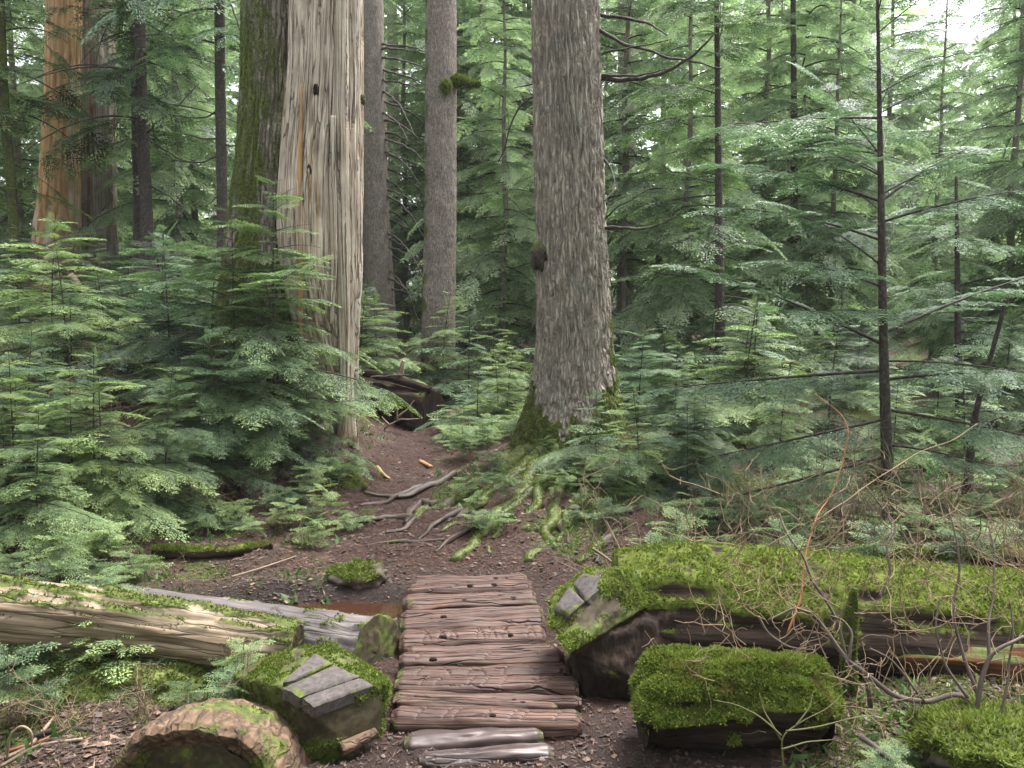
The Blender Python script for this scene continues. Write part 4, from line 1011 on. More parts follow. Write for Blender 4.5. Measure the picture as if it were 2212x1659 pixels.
# hewn end: a wedge that slopes down towards the trail, its sawn faces grey between the moss
def hull_part(parent, name, pts, mat, moss=None, sub=6, nz=.012, blades_n=0, bl=.03, bw_=.013, seed=0, inset=0.0, smooth=True):
    import bmesh
    bm = bmesh.new()
    for p in pts: bm.verts.new(p)
    bmesh.ops.convex_hull(bm, input=bm.verts)
    loose = [v for v in bm.verts if not v.link_faces]
    bmesh.ops.delete(bm, geom=loose, context='VERTS')
    bmesh.ops.triangulate(bm, faces=bm.faces)
    for _ in range(sub): bmesh.ops.subdivide_edges(bm, edges=[e for e in bm.edges if e.calc_length() > .035], cuts=1, use_grid_fill=True) if _ < sub else None
    bmesh.ops.triangulate(bm, faces=bm.faces)
    bmesh.ops.recalc_face_normals(bm, faces=bm.faces); bm.normal_update()
    V = np.array([v.co[:] for v in bm.verts]); N = np.array([v.normal[:] for v in bm.verts]); Tt = np.array([[v.index for v in f.verts] for f in bm.faces]) if bm.verts.index_update() is None else None
    bm.free()
    V = V + N * (nz * fbm(V * 9 + seed, 3))[:, None]
    mo = moss(V, N) if moss else np.zeros(len(V))
    V = V + N * (sstep(.35, .8, mo) * .014 * (1 + .6 * fbm(V * 16, 2)))[:, None]
    mb = MB(); mb.add(V, None, Tt, grain=V + seed, moss=mo); o = part(name, mb, M[mat], parent, smooth)
    if blades_n:
        Q = np.concatenate([Tt, Tt[:, 2:3]], 1)
        P, Nn = surf_samples(V, Q, blades_n, lambda P, N_: np.clip((moss(P, N_) + .3 * fbm(P * 9, 2) - .5) * 4, 0, 1)); b = MB(); blades(b, P, Nn, bl, bw_, .7, .2)
        part('moss', b, M['moss'], parent, False, 'stuff')
    return o
wedge = [Pz(1334, 1240, .50), Pz(1258, 1232, .44), Pz(1186, 1298, .32), Pz(1188, 1345, .27), Pz(1228, 1415, .22), Pz(1332, 1318, .36), Pz(1345, 1250, .46),
         Pz(1400, 1235, .46), Pz(1400, 1310, .34), np.array([.62, 4.6, .1]), np.array([.45, 4.5, .0]), np.array([.46, 4.25, .05]), np.array([.62, 4.2, .1])]
mossw = lambda P, N: np.clip(.75 * sstep(-.05, .3, N[:, 2] - .25 * (N[:, 1] > .2)) + .55 * fbm(P * 6 + 2, 3) - .1, 0, 1)
hull_part(lg, 'hewn_end', wedge, 'cut', mossw, 5, .012, 42000, .013, .010, 1)
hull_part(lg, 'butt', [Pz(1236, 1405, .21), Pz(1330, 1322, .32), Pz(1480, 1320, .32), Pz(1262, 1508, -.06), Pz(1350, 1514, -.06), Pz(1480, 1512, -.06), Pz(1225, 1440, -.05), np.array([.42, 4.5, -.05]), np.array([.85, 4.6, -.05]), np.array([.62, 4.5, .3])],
          'log_dark', lambda P, N: np.clip(.12 + .3 * fbm(P * 5, 2), 0, 1), 6, .02, 0, seed=7)  # near-black colour stands in for the shade below the hewn end
def slab(parent, quad, z, th_, mat, seed, name='sawn_slab'):
    """thin irregular slab from four picture corners with heights"""
    c = np.array([Pz(px, py, zz) for (px, py), zz in zip(quad, z)]); nr = nrm(np.cross(c[1] - c[0], c[3] - c[0]));
    if nr[2] < 0: nr = -nr
    m = 14; u, v = np.meshgrid(np.linspace(0, 1, m), np.linspace(0, 1, m)); u, v = u.ravel()[:, None], v.ravel()[:, None]
    top = (c[0] * (1 - u) + c[1] * u) * (1 - v) + (c[3] * (1 - u) + c[2] * u) * v
    e = np.minimum(np.minimum(u, 1 - u), np.minimum(v, 1 - v))[:, 0]
    cen = c.mean(0); top = top + (top - cen) * (.06 * pn(top * 18 + seed) * (e < .01))[:, None]
    top = top + nr * (th_ * sstep(-.02, .10, e) + .003 * fbm(top * 25, 2))[:, None]
    bot = c - nr * .03
    i = (np.arange(m - 1)[:, None] * m + np.arange(m - 1)[None]).ravel(); Q = np.stack([i, i + 1, i + m + 1, i + m], -1)
    mb = MB(); mb.add(top, Q, None, grain=top + seed, moss=np.clip(.05 + .45 * fbm(top * 8 + seed, 2) + .35 * (e < .08), 0, 1))
    # skirt
    ring = np.concatenate([np.arange(m), np.arange(1, m) * m + m - 1, (m - 1) * m + np.arange(m - 2, -1, -1), np.arange(m - 2, 0, -1) * m])
    rv = top[ring]; k = len(rv); sk = np.concatenate([rv, rv - nr * .05]); j = np.arange(k); j2 = (j + 1) % k
    mb.add(sk, np.stack([j, j + k, j2 + k, j2], -1), None, grain=sk + seed, moss=np.full(2 * k, .3))
    return part(name, mb, M[mat], parent)
slab(lg, [(1196, 1318), (1232, 1268), (1262, 1300), (1226, 1332)], [.335, .395, .392, .335], .018, 'sawn_grey', 2)
slab(lg, [(1236, 1264), (1262, 1240), (1318, 1250), (1266, 1300)], [.398, .45, .475, .398], .016, 'sawn_grey', 6)

# --- mossy block of log, lower right
bk = thing('log_block', 'short log block thickly capped with green moss, lower right', 'log', (1.0, 3.38, 0))
mossb = lambda P, N: np.clip(sstep(-.2, .3, N[:, 2] + .5 * fbm(P * 6, 2)) * 1.0, 0, 1) * (P[:, 2] > .12 + .08 * fbm(P * 9, 2))
ax = np.array([[.570, 3.37, .10, .12], [.59, 3.37, .11, .185], [.635, 3.36, .12, .225], [.8, 3.375, .125, .24], [1.05, 3.39, .125, .235], [1.28, 3.40, .12, .23], [1.34, 3.40, .11, .18], [1.36, 3.40, .10, .12]])
log_part(bk, 'log_body', ax, 'log_dark', 72, 110, undercut(grooves(.014, .06, 9, 12, .9), .36), mossb, 90000, .017, .011, cushion=.018)
end_face(bk, np.array([.568, 3.37, .10]), (-1, -.1, 0), .12, 'log_dark', mossv=.15, seed=8)
end_face(bk, np.array([1.362, 3.40, .10]), (1, 0, 0), .12, 'log_dark', mossv=.1, seed=9)
# mossy upright stake leaning on the log
sk_ = thing('mossy_stake', 'upright green mossy broken stake between the block and the log', 'stake', Pz(1832, 1500, 0))
mb = MB(); R = resample(np.array([[*Pd(1838, 1500, 3.75), .030], [*Pd(1832, 1400, 3.76), .034], [*Pd(1836, 1330, 3.77), .030], [*Pd(1846, 1270, 3.78), .010]]), 50)
V, Q = tube(mb, R[:, :3], R[:, 3], 20, lambda th, s, r: r * (1 + .35 * pn(np.stack([np.cos(th) * 2, np.sin(th) * 2, s * 5], -1)))); mb.A['moss'] = [(0, np.clip(.8 + .5 * fbm(V * 8, 2), 0, 1))]
part('stake_wood', mb, M['log_tan'], sk_); b = MB(); P, N = surf_samples(V, Q, 5000); blades(b, P, N, .012, .006, .6, .1); part('moss', b, M['moss'], sk_, False, 'stuff')

# --- tan log on the left with moss along its top
ll = thing('fallen_log', 'tan weathered log with a ragged moss crest lying across the left foreground', 'log', (-1.9, 4.1, .1))
mossl = lambda P, N: np.clip(sstep(.58, .95, N[:, 2] + .34 * fbm(P * np.array([3, 5, 5]), 3)) * 1.0 + .45 * sstep(-1.30, -1.18, P[:, 0]) * (N[:, 2] > .2) - .15, 0, 1)
cl = [[-4.2, 3.7, .66, .20], [-3.3, 3.85, .50, .19], [*Pd(-10, 1318, 4.0), .165], [*Pd(200, 1342, 4.06), .155], [*Pd(400, 1368, 4.12), .142], [*Pd(560, 1388, 4.18), .128], [*Pd(632, 1396, 4.2), .115]]
log_part(ll, 'log_body', cl, 'log_tan', 84, 260, grooves(.014, .016, 14, 16, .7), mossl, 60000, .014, .010, cushion=.018)
nd = nrm(np.array(cl[-1][:3]) - np.array(cl[-2][:3])); end_face(ll, np.array(cl[-1][:3]) + nd * .006, nd + np.array([.2, -.35, 0]), .115, 'cut', mossv=.5, seed=5)

# --- grey log behind it, its sawn end beside the boardwalk
lg2 = thing('fallen_log', 'pale grey log with dark mossy sawn end beside the boardwalk', 'log', (-1.1, 4.5, 0))
cg = [[*Pz(250, 1290, .0)[:2], -.06, .14], [*Pd(480, 1345, 4.95), .15], [*Pd(620, 1372, 4.68), .165], [*Pd(740, 1396, 4.42), .175], [*Pd(780, 1410, 4.33), .19], [*Pd(812, 1414, 4.27), .20]]
mossg = lambda P, N: np.clip(.62 * sstep(.2, .6, fbm(P * np.array([4, 9, 9]) + 3, 3) + .5 * (np.abs(N[:, 2] - .75) < .1)) * (N[:, 2] > .1) + .7 * sstep(-.80, -.74, P[:, 0]) * (N[:, 2] > .25), 0, 1)
_, VG, QG = log_part(lg2, 'log_body', cg, 'log_grey', 72, 150, grooves(.010, .010, 23, 16, .4), mossg, 30000, .013, .010, cushion=.014)
nd = nrm(np.array(cg[-1][:3]) - np.array(cg[-2][:3])); end_face(lg2, np.array(cg[-1][:3]) + nd * .012, nd + np.array([.25, -.1, 0]), .205, 'cut', mossv=.42, seed=12, irregular=.12)

# --- hewn chunk in front with three grey hewn faces
ch = thing('log_chunk', 'sawn log chunk with grey stepped hewn top and moss, left of the boardwalk', 'log', (-.75, 3.5, 0))
pA, pB, pC = Pz(606, 1487, .25), Pz(690, 1400, .27), Pz(836, 1482, .20)
pN = nrm(np.cross(pB - pA, pC - pA))
def onp(px, py, lift=0.0):
    r_ = ray(px, py); o_ = np.array([0, 0, CZ]); t_ = ((pA + pN * lift * np.sign(pN[2]) - o_) @ pN) / (r_ @ pN); return o_ + r_ * t_
pts = [onp(604, 1486), onp(688, 1398), onp(722, 1402), onp(836, 1480), onp(676, 1530), Pz(812, 1550, .09), Pz(712, 1580, .10), Pz(505, 1462, .13), Pz(560, 1424, .17), Pz(598, 1570, .02), Pz(660, 1642, -.04), Pz(765, 1632, -.04),
       Pz(815, 1598, -.04), Pz(520, 1520, 0), np.array([-.62, 3.9, 0]), np.array([-1.1, 3.85, 0])]
mossc = lambda P, N: np.clip(.50 + .65 * fbm(P * 6 + 5, 3) + .30 * (N[:, 2] > .4) - .25 * (N[:, 1] < -.7), 0, 1)
hull_part(ch, 'chunk_body', pts, 'cut', mossc, 6, .012, 46000, .013, .010, 4)
for seed_, q_ in ((11, [(613, 1488), (724, 1438), (777, 1462), (650, 1507)]), (15, [(655, 1510), (781, 1465), (806, 1482), (680, 1527)]), (19, [(612, 1474), (680, 1412), (718, 1434), (640, 1470)])):
    slab(ch, q_, [float(onp(px, py, .024)[2]) for px, py in q_], .012, 'sawn_grey', seed_)
# small broken branch at its foot
sb = thing('broken_branch', 'stubby broken branch with orange end at the foot of the chunk', 'branch', Pz(770, 1605, 0))
log_part(sb, 'wood', [[*Pz(735, 1618, .02), .03], [*Pz(775, 1600, .03), .028], [*Pz(812, 1582, .04), .022]], 'bark_rim', 18, 30, grooves(.003, .004, 2))

# --- round log end facing the camera, bottom left
rl = thing('log_end', 'big round sawn log end with thick cinnamon rim, bottom left corner', 'log', (-1.15, 3.1, 0))
fc = np.array([(372 - 1106) / F * 2.96, 2.96, -.055])
def lathe_y(c, prof, sides, seed, amp, shear):
    """profile rows (depth behind c, radius) revolved about the view-ward axis"""
    prof = np.array(prof); n = len(prof); th = np.linspace(0, 2 * np.pi, sides, endpoint=False)
    TH, O = np.meshgrid(th, prof[:, 0]); Rr = np.repeat(prof[:, 1:2], sides, 1)
    nz = fbm(np.stack([np.cos(TH).ravel() * 2.2 + seed, np.sin(TH).ravel() * 2.2, O.ravel() * 5], -1), 4).reshape(n, sides)
    gr = fbm(np.stack([np.cos(TH).ravel() * 12 + seed, np.sin(TH).ravel() * 12, O.ravel() * 16], -1), 3).reshape(n, sides)
    Rr = Rr * 1.12 * (1 + amp * nz) + .008 * gr * (Rr > .2)
    V = np.stack([c[0] + shear[0] * O + Rr * np.cos(TH), c[1] + O + .012 * nz, c[2] + shear[1] * O + Rr * np.sin(TH) * .97], -1).reshape(-1, 3)
    i = np.arange(n - 1)[:, None] * sides; j = np.arange(sides)[None]; j2 = (j + 1) % sides
    Q = np.stack([i + j, i + j2, i + sides + j2, i + sides + j], -1).reshape(-1, 4)
    return V, Q
def dens(prof, k=6):
    prof = np.array(prof, float); t = np.linspace(0, len(prof) - 1, (len(prof) - 1) * k + 1)
    return np.stack([np.interp(t, np.arange(len(prof)), prof[:, 0]), np.interp(t, np.arange(len(prof)), prof[:, 1])], -1)
mossk = lambda P, N: np.clip(.30 + .75 * fbm(P * np.array([6, 6, 6]) + 1, 3) + .15 * (N[:, 2] > .5), 0, 1)
V, Q = lathe_y(fc, dens([(.045, .235), (.03, .262), (.005, .275), (-.004, .300), (.02, .325), (.12, .345), (.25, .345), (.4, .33), (.55, .28)], 9), 150, 41, .05, (.06, -.28))
N = vnormals(V, Q); N *= -1 if (N[:, 2] * (V[:, 2] - fc[2])).sum() < 0 else 1
ro = V - fc; mb = MB(); mb.add(V, Q, None, grain=np.stack([V[:, 0], V[:, 2], V[:, 1]], -1), moss=mossk(V, N)); part('bark_rim', mb, M['bark_rim'], rl)
b = MB(); P, Nn = surf_samples(V, Q, 16000, lambda P, N_: np.clip((mossk(P, P * 0) - .5) * 4, 0, 1)); Nn = np.stack([P[:, 0] - fc[0], P[:, 1] * 0, P[:, 2] - fc[2]], -1); Nn /= np.linalg.norm(Nn, axis=1)[:, None]
blades(b, P, Nn, .014, .008, .6, .1); part('moss', b, M['moss'], rl, False, 'stuff')
V, Q = lathe_y(fc, dens([(.036, .0005), (.038, .08), (.038, .16), (.042, .25)], 9), 90, 43, .04, (.06, -.28))
V[:, 1] += .006 * fbm(V * 14, 3); mb = MB(); mb.add(V, Q, None, grain=V * 1.0, moss=np.clip(.38 + .5 * fbm(V * 6, 3), 0, 1)); part('cut_face', mb, M['cut'], rl)

# --- dark rotting log by the path in the middle distance
dk = thing('fallen_log', 'dark wet rotting log with a hollow sawn end beside the path', 'log', Pd(880, 930, 11.6))
cdk = [[*Pd(690, 845, 12.6), .34], [*Pd(770, 862, 12.2), .36], [*Pd(860, 880, 11.8), .37], [*Pd(925, 893, 11.5), .34]]
log_part(dk, 'log_body', cdk, 'log_dark', 60, 90, grooves(.02, .05, 51, 7, .8), lambda P, N: np.clip(sstep(.4, .9, N[:, 2]) * .4 + .3 * fbm(P * 5, 2) - .05, 0, 1))
end_face(dk, np.array(cdk[-1][:3]) + np.array([.01, -.02, 0]), (.75, -.65, 0), .34, 'log_dark', mossv=-.2, seed=61)
log_part(dk, 'bark_slab', [[*Pd(765, 802, 11.9), .05], [*Pd(830, 812, 11.7), .07], [*Pd(930, 842, 11.45), .05]], 'log_dark', 16, 30, grooves(.01, .012, 6))
branch_px(dk, [(800, 815), (845, 812), (885, 810)], 11.5, .02, .008)
branch_px(dk, [(860, 812), (868, 795), (874, 778)], 11.6, .05, .025, 'stick')
branch_px(dk, [(770, 830), (790, 870), (812, 900)], 11.2, .02, .01, 'stick')
br_ = thing('dead_branch', 'pinkish forked dead branch in front of the dark log', 'branch', Pd(850, 930, 11.0))
for pts in [[(830, 928), (862, 905), (905, 905)], [(858, 908), (858, 880), (848, 862)], [(862, 900), (885, 880), (895, 865)], [(840, 918), (825, 900)]]: branch_px(br_, pts, 11.0, .014, .006, 'stick')

# --- old mossy stump and humps by the path
def hump(name, label, cat, px, py, d, r, mat, seed, bn=6000, mossv=.8, bl=.022):
    c = Pd(px, py, d); o = thing(name, label, cat, (c[0], c[1], g1(c[0], c[1])))
    V, Q, T = burl_shape(c, np.array(r), seed, 40); mf = lambda P, N: np.clip(mossv * sstep(-.3, .5, N[:, 2]) + .4 * fbm(P * 6 + seed, 3), 0, 1)
    N = (V - c) / np.array(r); N /= np.linalg.norm(N, axis=1)[:, None]
    mb = MB(); mb.add(V, Q, T, grain=V, moss=mf(V, N)); part('mound' if cat != 'stump' else 'stump_wood', mb, M[mat], o)
    Qr = Q[:, ::-1]; b = MB(); P, N = surf_samples(V, Q, bn)
    N = (P - c) / np.array(r); N /= np.linalg.norm(N, axis=1)[:, None]; k = mf(P, N) > .5; blades(b, P[k], N[k], bl, .010, .7, .2); part('moss', b, M['moss'], o, False, 'stuff')
    return o
hump('mossy_stump', 'low rounded mossy stump on the left edge of the path', 'stump', 742, 1060, 7.9, (.21, .18, .22), 'rock', 2)
hump('mossy_hummock', 'small mossy hummock of earth beside the puddle', 'hummock', 772, 1245, 5.55, (.20, .15, .10), 'rock', 7, 7000, .7)
hump('mossy_hummock', 'mossy hummock against the edge of the path above the puddle', 'hummock', 520, 1170, 6.4, (.22, .1, .06), 'rock', 9, 3000, .8)
hump('mossy_mound', 'green mossy mound under the tan log at left', 'mound', 230, 1500, 3.95, (.5, .28, .16), 'rock', 12, 16000, 1.0, .02)
hump('mossy_mound', 'reddish earth mound at the cedar foot', 'mound', 650, 985, 8.2, (.45, .3, .22), 'rock', 15, 2500, .15)
hump('mossy_mound', 'mossy mound in the lower right corner', 'mound', 2130, 1610, 3.2, (.28, .25, .12), 'rock', 18, 14000, 1.0, .03)
l3 = thing('thin_log', 'thin mossy log lying on the ground left of the puddle', 'log', Pg(480, 1200))
log_part(l3, 'log_body', [[*Pg(330, 1212, .03), .05], [*Pg(430, 1210, .03), .05], [*Pg(520, 1205, .03), .045], [*Pg(590, 1200, .02), .03]], 'log_dark', 24, 60, grooves(.005, .01, 4), up_moss(.1, .7), 8000, .02, .01)
l4 = thing('thin_log', 'mossy log lying in the brush behind the massive right log', 'log', Pd(2000, 1215, 5.6))
log_part(l4, 'log_body', [[*Pd(1640, 1200, 5.9), .07], [*Pd(1900, 1205, 5.7), .08], [*Pd(2300, 1208, 5.5), .08]], 'log_dark', 30, 80, grooves(.006, .015, 8), up_moss(-.1, .5), 16000, .03, .012)
rp = thing('broken_stump', 'dark ragged broken stump with moss far right among saplings', 'stump', Pd(1640, 860, 10.5))
for pts, r_ in [([(1600, 850), (1615, 800), (1630, 762)], .05), ([(1690, 850), (1660, 800), (1635, 765)], .04), ([(1650, 855), (1640, 800), (1632, 765)], .06), ([(1620, 850), (1625, 800), (1632, 768)], .05)]:
    branch_px(rp, pts, 10.5, r_ * 1.3, r_ * .6, 'log_dark', name='splinter')
branch_px(rp, [(1520, 840), (1570, 815), (1620, 790)], 10.4, .035, .025, 'bark_moss', name='mossy_limb', moss=lambda V: np.ones(len(V)))
branch_px(rp, [(1690, 782), (1720, 790), (1760, 810)], 10.2, .05, .03, 'bark_moss', name='mossy_limb', moss=lambda V: np.ones(len(V)))

# --- loose sticks
def stick(label, pts, r0, r1, mat='stick', d=None, name='stick'):
    P = [Pg(px, py, .015) if d is None else Pd(px, py, d) for px, py in pts]
    o = thing(name, label, 'stick', P[0]); n = len(P)
    R = resample(np.array([[*p, r0 + (r1 - r0) * i / (n - 1)] for i, p in enumerate(P)]), 8 * n); mb = MB()
    V, Q = tube(mb, R[:, :3], R[:, 3], 8, lambda th, s, r: r * (1 + .2 * pn(np.stack([np.cos(th), np.sin(th), s * 9], -1)))); mb.A['moss'] = [(0, np.zeros(len(V)))]
    part('wood', mb, M[mat], o); return o
stick('grey stick leaning in the left thicket', [(152, 592), (190, 640), (230, 692)], .045, .03, 'stick', 12)
stick('short dark snag stub standing left of the cedar', [(430, 582), (434, 612), (437, 645)], .05, .05, 'bark_dark', 11)
stick('reddish stick poking out of the left bank', [(100, 845), (135, 828), (165, 810)], .015, .01, 'twig_red', 7.2)
stick('dark dead branch lying in the upper left thicket', [(65, 690), (120, 695), (200, 698)], .03, .015, 'bark_dark', 11)
stick('curved pale stick in the lower left corner', [(10, 1640), (60, 1610), (100, 1575), (120, 1560)], .010, .007)
stick('long pale stick along the bottom left', [(0, 1652), (80, 1645), (180, 1640)], .009, .007)
stick('brown stick under the pale ones, bottom left', [(20, 1625), (90, 1622), (150, 1600)], .009, .006, 'twig_red')
stick('hooped thin twig, bottom left corner', [(15, 1640), (20, 1590), (45, 1565), (70, 1580), (68, 1620)], .006, .004, 'stick', 3.25)
stick('dark flat stick in the left foreground', [(70, 1590), (130, 1600), (200, 1605)], .014, .01, 'bark_dark')
stick('thin fallen stick crossing left side of the trail', [(500, 1258), (560, 1240), (640, 1210)], .009, .005, 'stick')
stick('arched tan stick by the hewn end of the right log', [(1280, 1185), (1310, 1205), (1340, 1230)], .010, .006, 'twig_tan', 4.9)
stick('bright orange wood chip on the path', [(908, 1002), (920, 1008), (932, 1016)], .025, .02, 'orange_bark')
stick('orange peeled root at the cedar foot', [(815, 1012), (828, 1030), (842, 1040)], .018, .012, 'orange_bark')
stick('grey twig lying on the slope right of the path', [(1010, 1030), (1035, 1055), (1060, 1075)], .008, .005)
stick('pale sticks lying in the brush right of the furrowed trunk', [(1640, 972), (1700, 966), (1720, 962)], .02, .012, 'stick', 8.5)

# --- leafless shrubs
def twig_run(mb, r_, p, d, L, rad, depth, up=.12):
    n = 5; pts = [p]; dd = nrm(d)
    for k in range(n):
        dd = nrm(dd + r_.normal(size=3) * .28 + np.array([0, 0, up])); pts.append(pts[-1] + dd * L / n)
    tube(mb, np.array(pts), np.linspace(rad, rad * .6, n + 1), 4 if rad < .006 else 6, None, False)
    if depth <= 0: return
    for k in range(int(r_.integers(2, 4))):
        i = int(r_.integers(1, n + 1)); nd_ = nrm(pts[i] - pts[i - 1] + r_.normal(size=3) * .75)
        twig_run(mb, r_, pts[i], nd_, L * r_.uniform(.45, .75), rad * .6, depth - 1, up * .6)
def shrub_variant(seed, H, depth, rad, nst):
    r_ = np.random.default_rng(seed); mb = MB()
    for k in range(nst): twig_run(mb, r_, np.array([r_.normal() * .06, r_.normal() * .06, -.03]), np.array([r_.normal() * .7, r_.normal() * .7, 1.0]), H * r_.uniform(.5, .8), rad, depth)
    V, Q, T, A_ = mb.arrays(); return V, Q, T, A_
SHR = {}
for k, (H, dp, rad, nst) in enumerate([(.9, 3, .005, 5), (.7, 3, .004, 6), (1.1, 3, .006, 4), (.55, 2, .0035, 7)]):
    for mt in ('twig', 'twig_tan', 'twig_green', 'twig_red'): SHR[k, mt] = make_mesh('shrub_twigs', *shrub_variant(500 + k, H, dp, rad, nst), M[mt])
def place_shrub(px, d, k, mt, s, label, group):
    x = (px - 1106) / F * d; o = bpy.data.objects.new('bare_shrub', SHR[k, mt]); COL.objects.link(o); o.location = (x, d, g1(x, d)); o.scale = (s, s, s); o.rotation_euler = (0, 0, random.uniform(0, 6.28))
    return tag(o, label, 'shrub', group)
r = np.random.default_rng(12)
for k in range(48):
    d = r.uniform(4.95, 6.9); px = r.uniform(1440, 2330)
    place_shrub(px, d, int(r.integers(4)), ['twig_tan', 'twig_green', 'twig_tan', 'twig'][int(r.integers(4))], r.uniform(.6, 1.0), 'leafless tan twiggy shrub growing behind the massive mossy log', 'bare shrubs behind the log')
for k in range(14):
    px = r.uniform(-60, 640); d = r.uniform(3.2, 4.0) if k % 2 else r.uniform(5.0, 6.6)
    place_shrub(px, d, 3, ['twig_green', 'twig_tan'][k % 2], r.uniform(.4, .8), 'low leafless twiggy shrub on the left forest floor', 'low shrubs on the left')
for k in range(10):
    place_shrub(r.uniform(520, 720), r.uniform(6.4, 7.8), 3, ['twig_tan', 'twig'][k % 2], r.uniform(.5, .8), 'low reddish brush on the slope left of the path', 'low brush by the path')
for k in range(26):
    px = r.uniform(330, 740); d = np.interp(px, [330, 740], [6.2, 8.2]) + r.uniform(-.4, .5)
    place_shrub(px, d, [1, 3][k % 2], ['twig_tan', 'twig', 'twig_red'][k % 3], r.uniform(.35, .7), 'dead reddish brush on the bank between left thicket and path', 'dead brush on the left bank')
for k in range(16):
    place_shrub(r.uniform(-50, 560), r.uniform(6.5, 9.5), [0, 1, 2][k % 3], ['twig', 'twig_tan'][k % 2], r.uniform(.7, 1.1), 'bare dead shrub standing among the saplings of the left thicket', 'dead shrubs in the thicket')
for k in range(22):
    place_shrub(r.uniform(1250, 1900), r.uniform(6.2, 8.6), [0, 1, 3][k % 3], ['twig_tan', 'twig_green', 'twig'][k % 3], r.uniform(.4, .8), 'thin leafless brush between the furrowed trunk and slender conifer', 'brush right of the trunk')
# the large leafless shrub in the right foreground, limb by limb
hb = thing('bare_shrub', 'large leafless shrub with crooked purple-brown limbs in the right foreground', 'shrub', Pz(2090, 1655, 0))
def limb(pts, r0, r1, d0, d1, mat='twig'):
    return branch_px(hb, pts, d0, r0, r1, mat, d1, 'limb')
limb([(2092, 1655), (2100, 1600), (2112, 1545), (2090, 1510), (2060, 1502), (2000, 1520), (1930, 1500), (1880, 1465), (1830, 1425)], .014, .010, 3.3, 3.4)
limb([(1830, 1425), (1790, 1370), (1760, 1330), (1720, 1310), (1660, 1340)], .010, .005, 3.4, 3.5)
limb([(1835, 1428), (1845, 1370), (1825, 1340), (1790, 1330)], .008, .004, 3.4, 3.45)
limb([(1790, 1300), (1760, 1260), (1740, 1210), (1700, 1150), (1685, 1110)], .008, .004, 3.5, 3.7)
limb([(1830, 1425), (1810, 1340), (1780, 1290), (1755, 1255)], .008, .005, 3.42, 3.5)
limb([(1700, 1370), (1730, 1290), (1735, 1230), (1745, 1170), (1760, 1120), (1790, 1080), (1820, 1000), (1835, 930), (1815, 890), (1760, 850)], .0055, .002, 3.55, 4.2, 'twig_red')
limb([(1760, 1130), (1830, 1080), (1900, 1030), (1980, 980), (2060, 950), (2110, 915)], .0045, .002, 3.9, 4.2, 'twig_tan')
limb([(2110, 1545), (2115, 1480), (2140, 1420), (2170, 1390), (2212, 1375)], .012, .007, 3.3, 3.35)
limb([(2110, 1500), (2085, 1440), (2065, 1370), (2060, 1300), (2075, 1230), (2060, 1150), (2050, 1100)], .009, .003, 3.35, 3.6)
limb([(2140, 1420), (2130, 1350), (2145, 1280), (2150, 1200), (2135, 1130)], .008, .003, 3.35, 3.6)
limb([(2090, 1510), (2040, 1440), (2020, 1350), (2030, 1290)], .007, .003, 3.3, 3.4)
limb([(2000, 1520), (1960, 1460), (1920, 1420), (1880, 1400)], .006, .003, 3.35, 3.4)
limb([(1880, 1530), (1872, 1470), (1850, 1430)], .012, .009, 3.45, 3.42)
limb([(1900, 1290), (1925, 1230), (1910, 1180), (1940, 1140), (1900, 1090), (1870, 1050)], .007, .003, 3.6, 3.8)
limb([(1640, 1330), (1660, 1370), (1700, 1400), (1760, 1405)], .006, .003, 3.5, 3.45)
limb([(2180, 1650), (2160, 1560), (2175, 1480), (2190, 1380), (2180, 1290)], .008, .003, 3.2, 3.4)
limb([(1860, 1600), (1920, 1640), (2000, 1670)], .012, .010, 3.1, 3.0)
r = np.random.default_rng(14)
tw = MB()
for k in range(220):
    px = r.uniform(1500, 2230); py = r.uniform(1060, 1640); p = Pd(px, py, r.uniform(3.2, 3.7)); twig_run(tw, r, p, np.array([r.normal(), r.normal() * .4, .6]), r.uniform(.12, .32), .0026, 1)
part('fine_twigs', tw, M['twig_tan'], hb, True, 'stuff')
fs = thing('bare_shrub', 'small green-twigged leafless shrub in front of the moss block', 'shrub', Pz(1690, 1660, 0))
for pts in [[(1695, 1660), (1690, 1590), (1730, 1560), (1790, 1530), (1830, 1490)], [(1690, 1590), (1640, 1550), (1590, 1520), (1540, 1510)], [(1700, 1580), (1770, 1570), (1850, 1550), (1900, 1545)],
            [(1690, 1600), (1650, 1540), (1640, 1500)], [(1720, 1570), (1750, 1530), (1755, 1500)], [(1690, 1620), (1740, 1600), (1800, 1600)]]:
    branch_px(fs, pts, 3.05, .0038, .0015, 'twig_green', 3.1, 'limb')

# --- seedlings on the forest floor
r = np.random.default_rng(8)
def place_seed(px, d, label, group, s=1.0):
    x = (px - 1106) / F * d; o = thing('hemlock_seedling', label, 'seedling', (x, d, g1(x, d)), group); a, b_ = SEED[int(r.integers(4))]
    mesh_obj('foliage', a, o); mesh_obj('stem', b_, o); o.scale = (s, s, s); o.rotation_euler = (0, 0, r.uniform(0, 6.28))
for k in range(70):
  px_, d_ = r.uniform(-60, 560), r.uniform(3.5, 6.2)
  if px_ < 300 or not 4.4 < d_ < 6.1: place_seed(px_, d_, 'tiny feathery green seedling on the left forest floor', 'seedlings on the left', r.uniform(.5, 1.1))
for k in range(40): place_seed(r.uniform(960, 1150), r.uniform(9, 13), 'tiny green seedling between the path and furrowed trunk', 'seedlings by the path', r.uniform(.8, 1.5))
for k in range(60): place_seed(r.uniform(1260, 2300), r.uniform(5.2, 8), 'tiny feathery green seedling on the right forest floor', 'seedlings on the right', r.uniform(.7, 1.3))
for k in range(46): place_seed(r.uniform(380, 800), r.uniform(6.2, 9), 'tiny green seedling on the reddish bank left of the path', 'seedlings on the red bank', r.uniform(.5, 1.0))
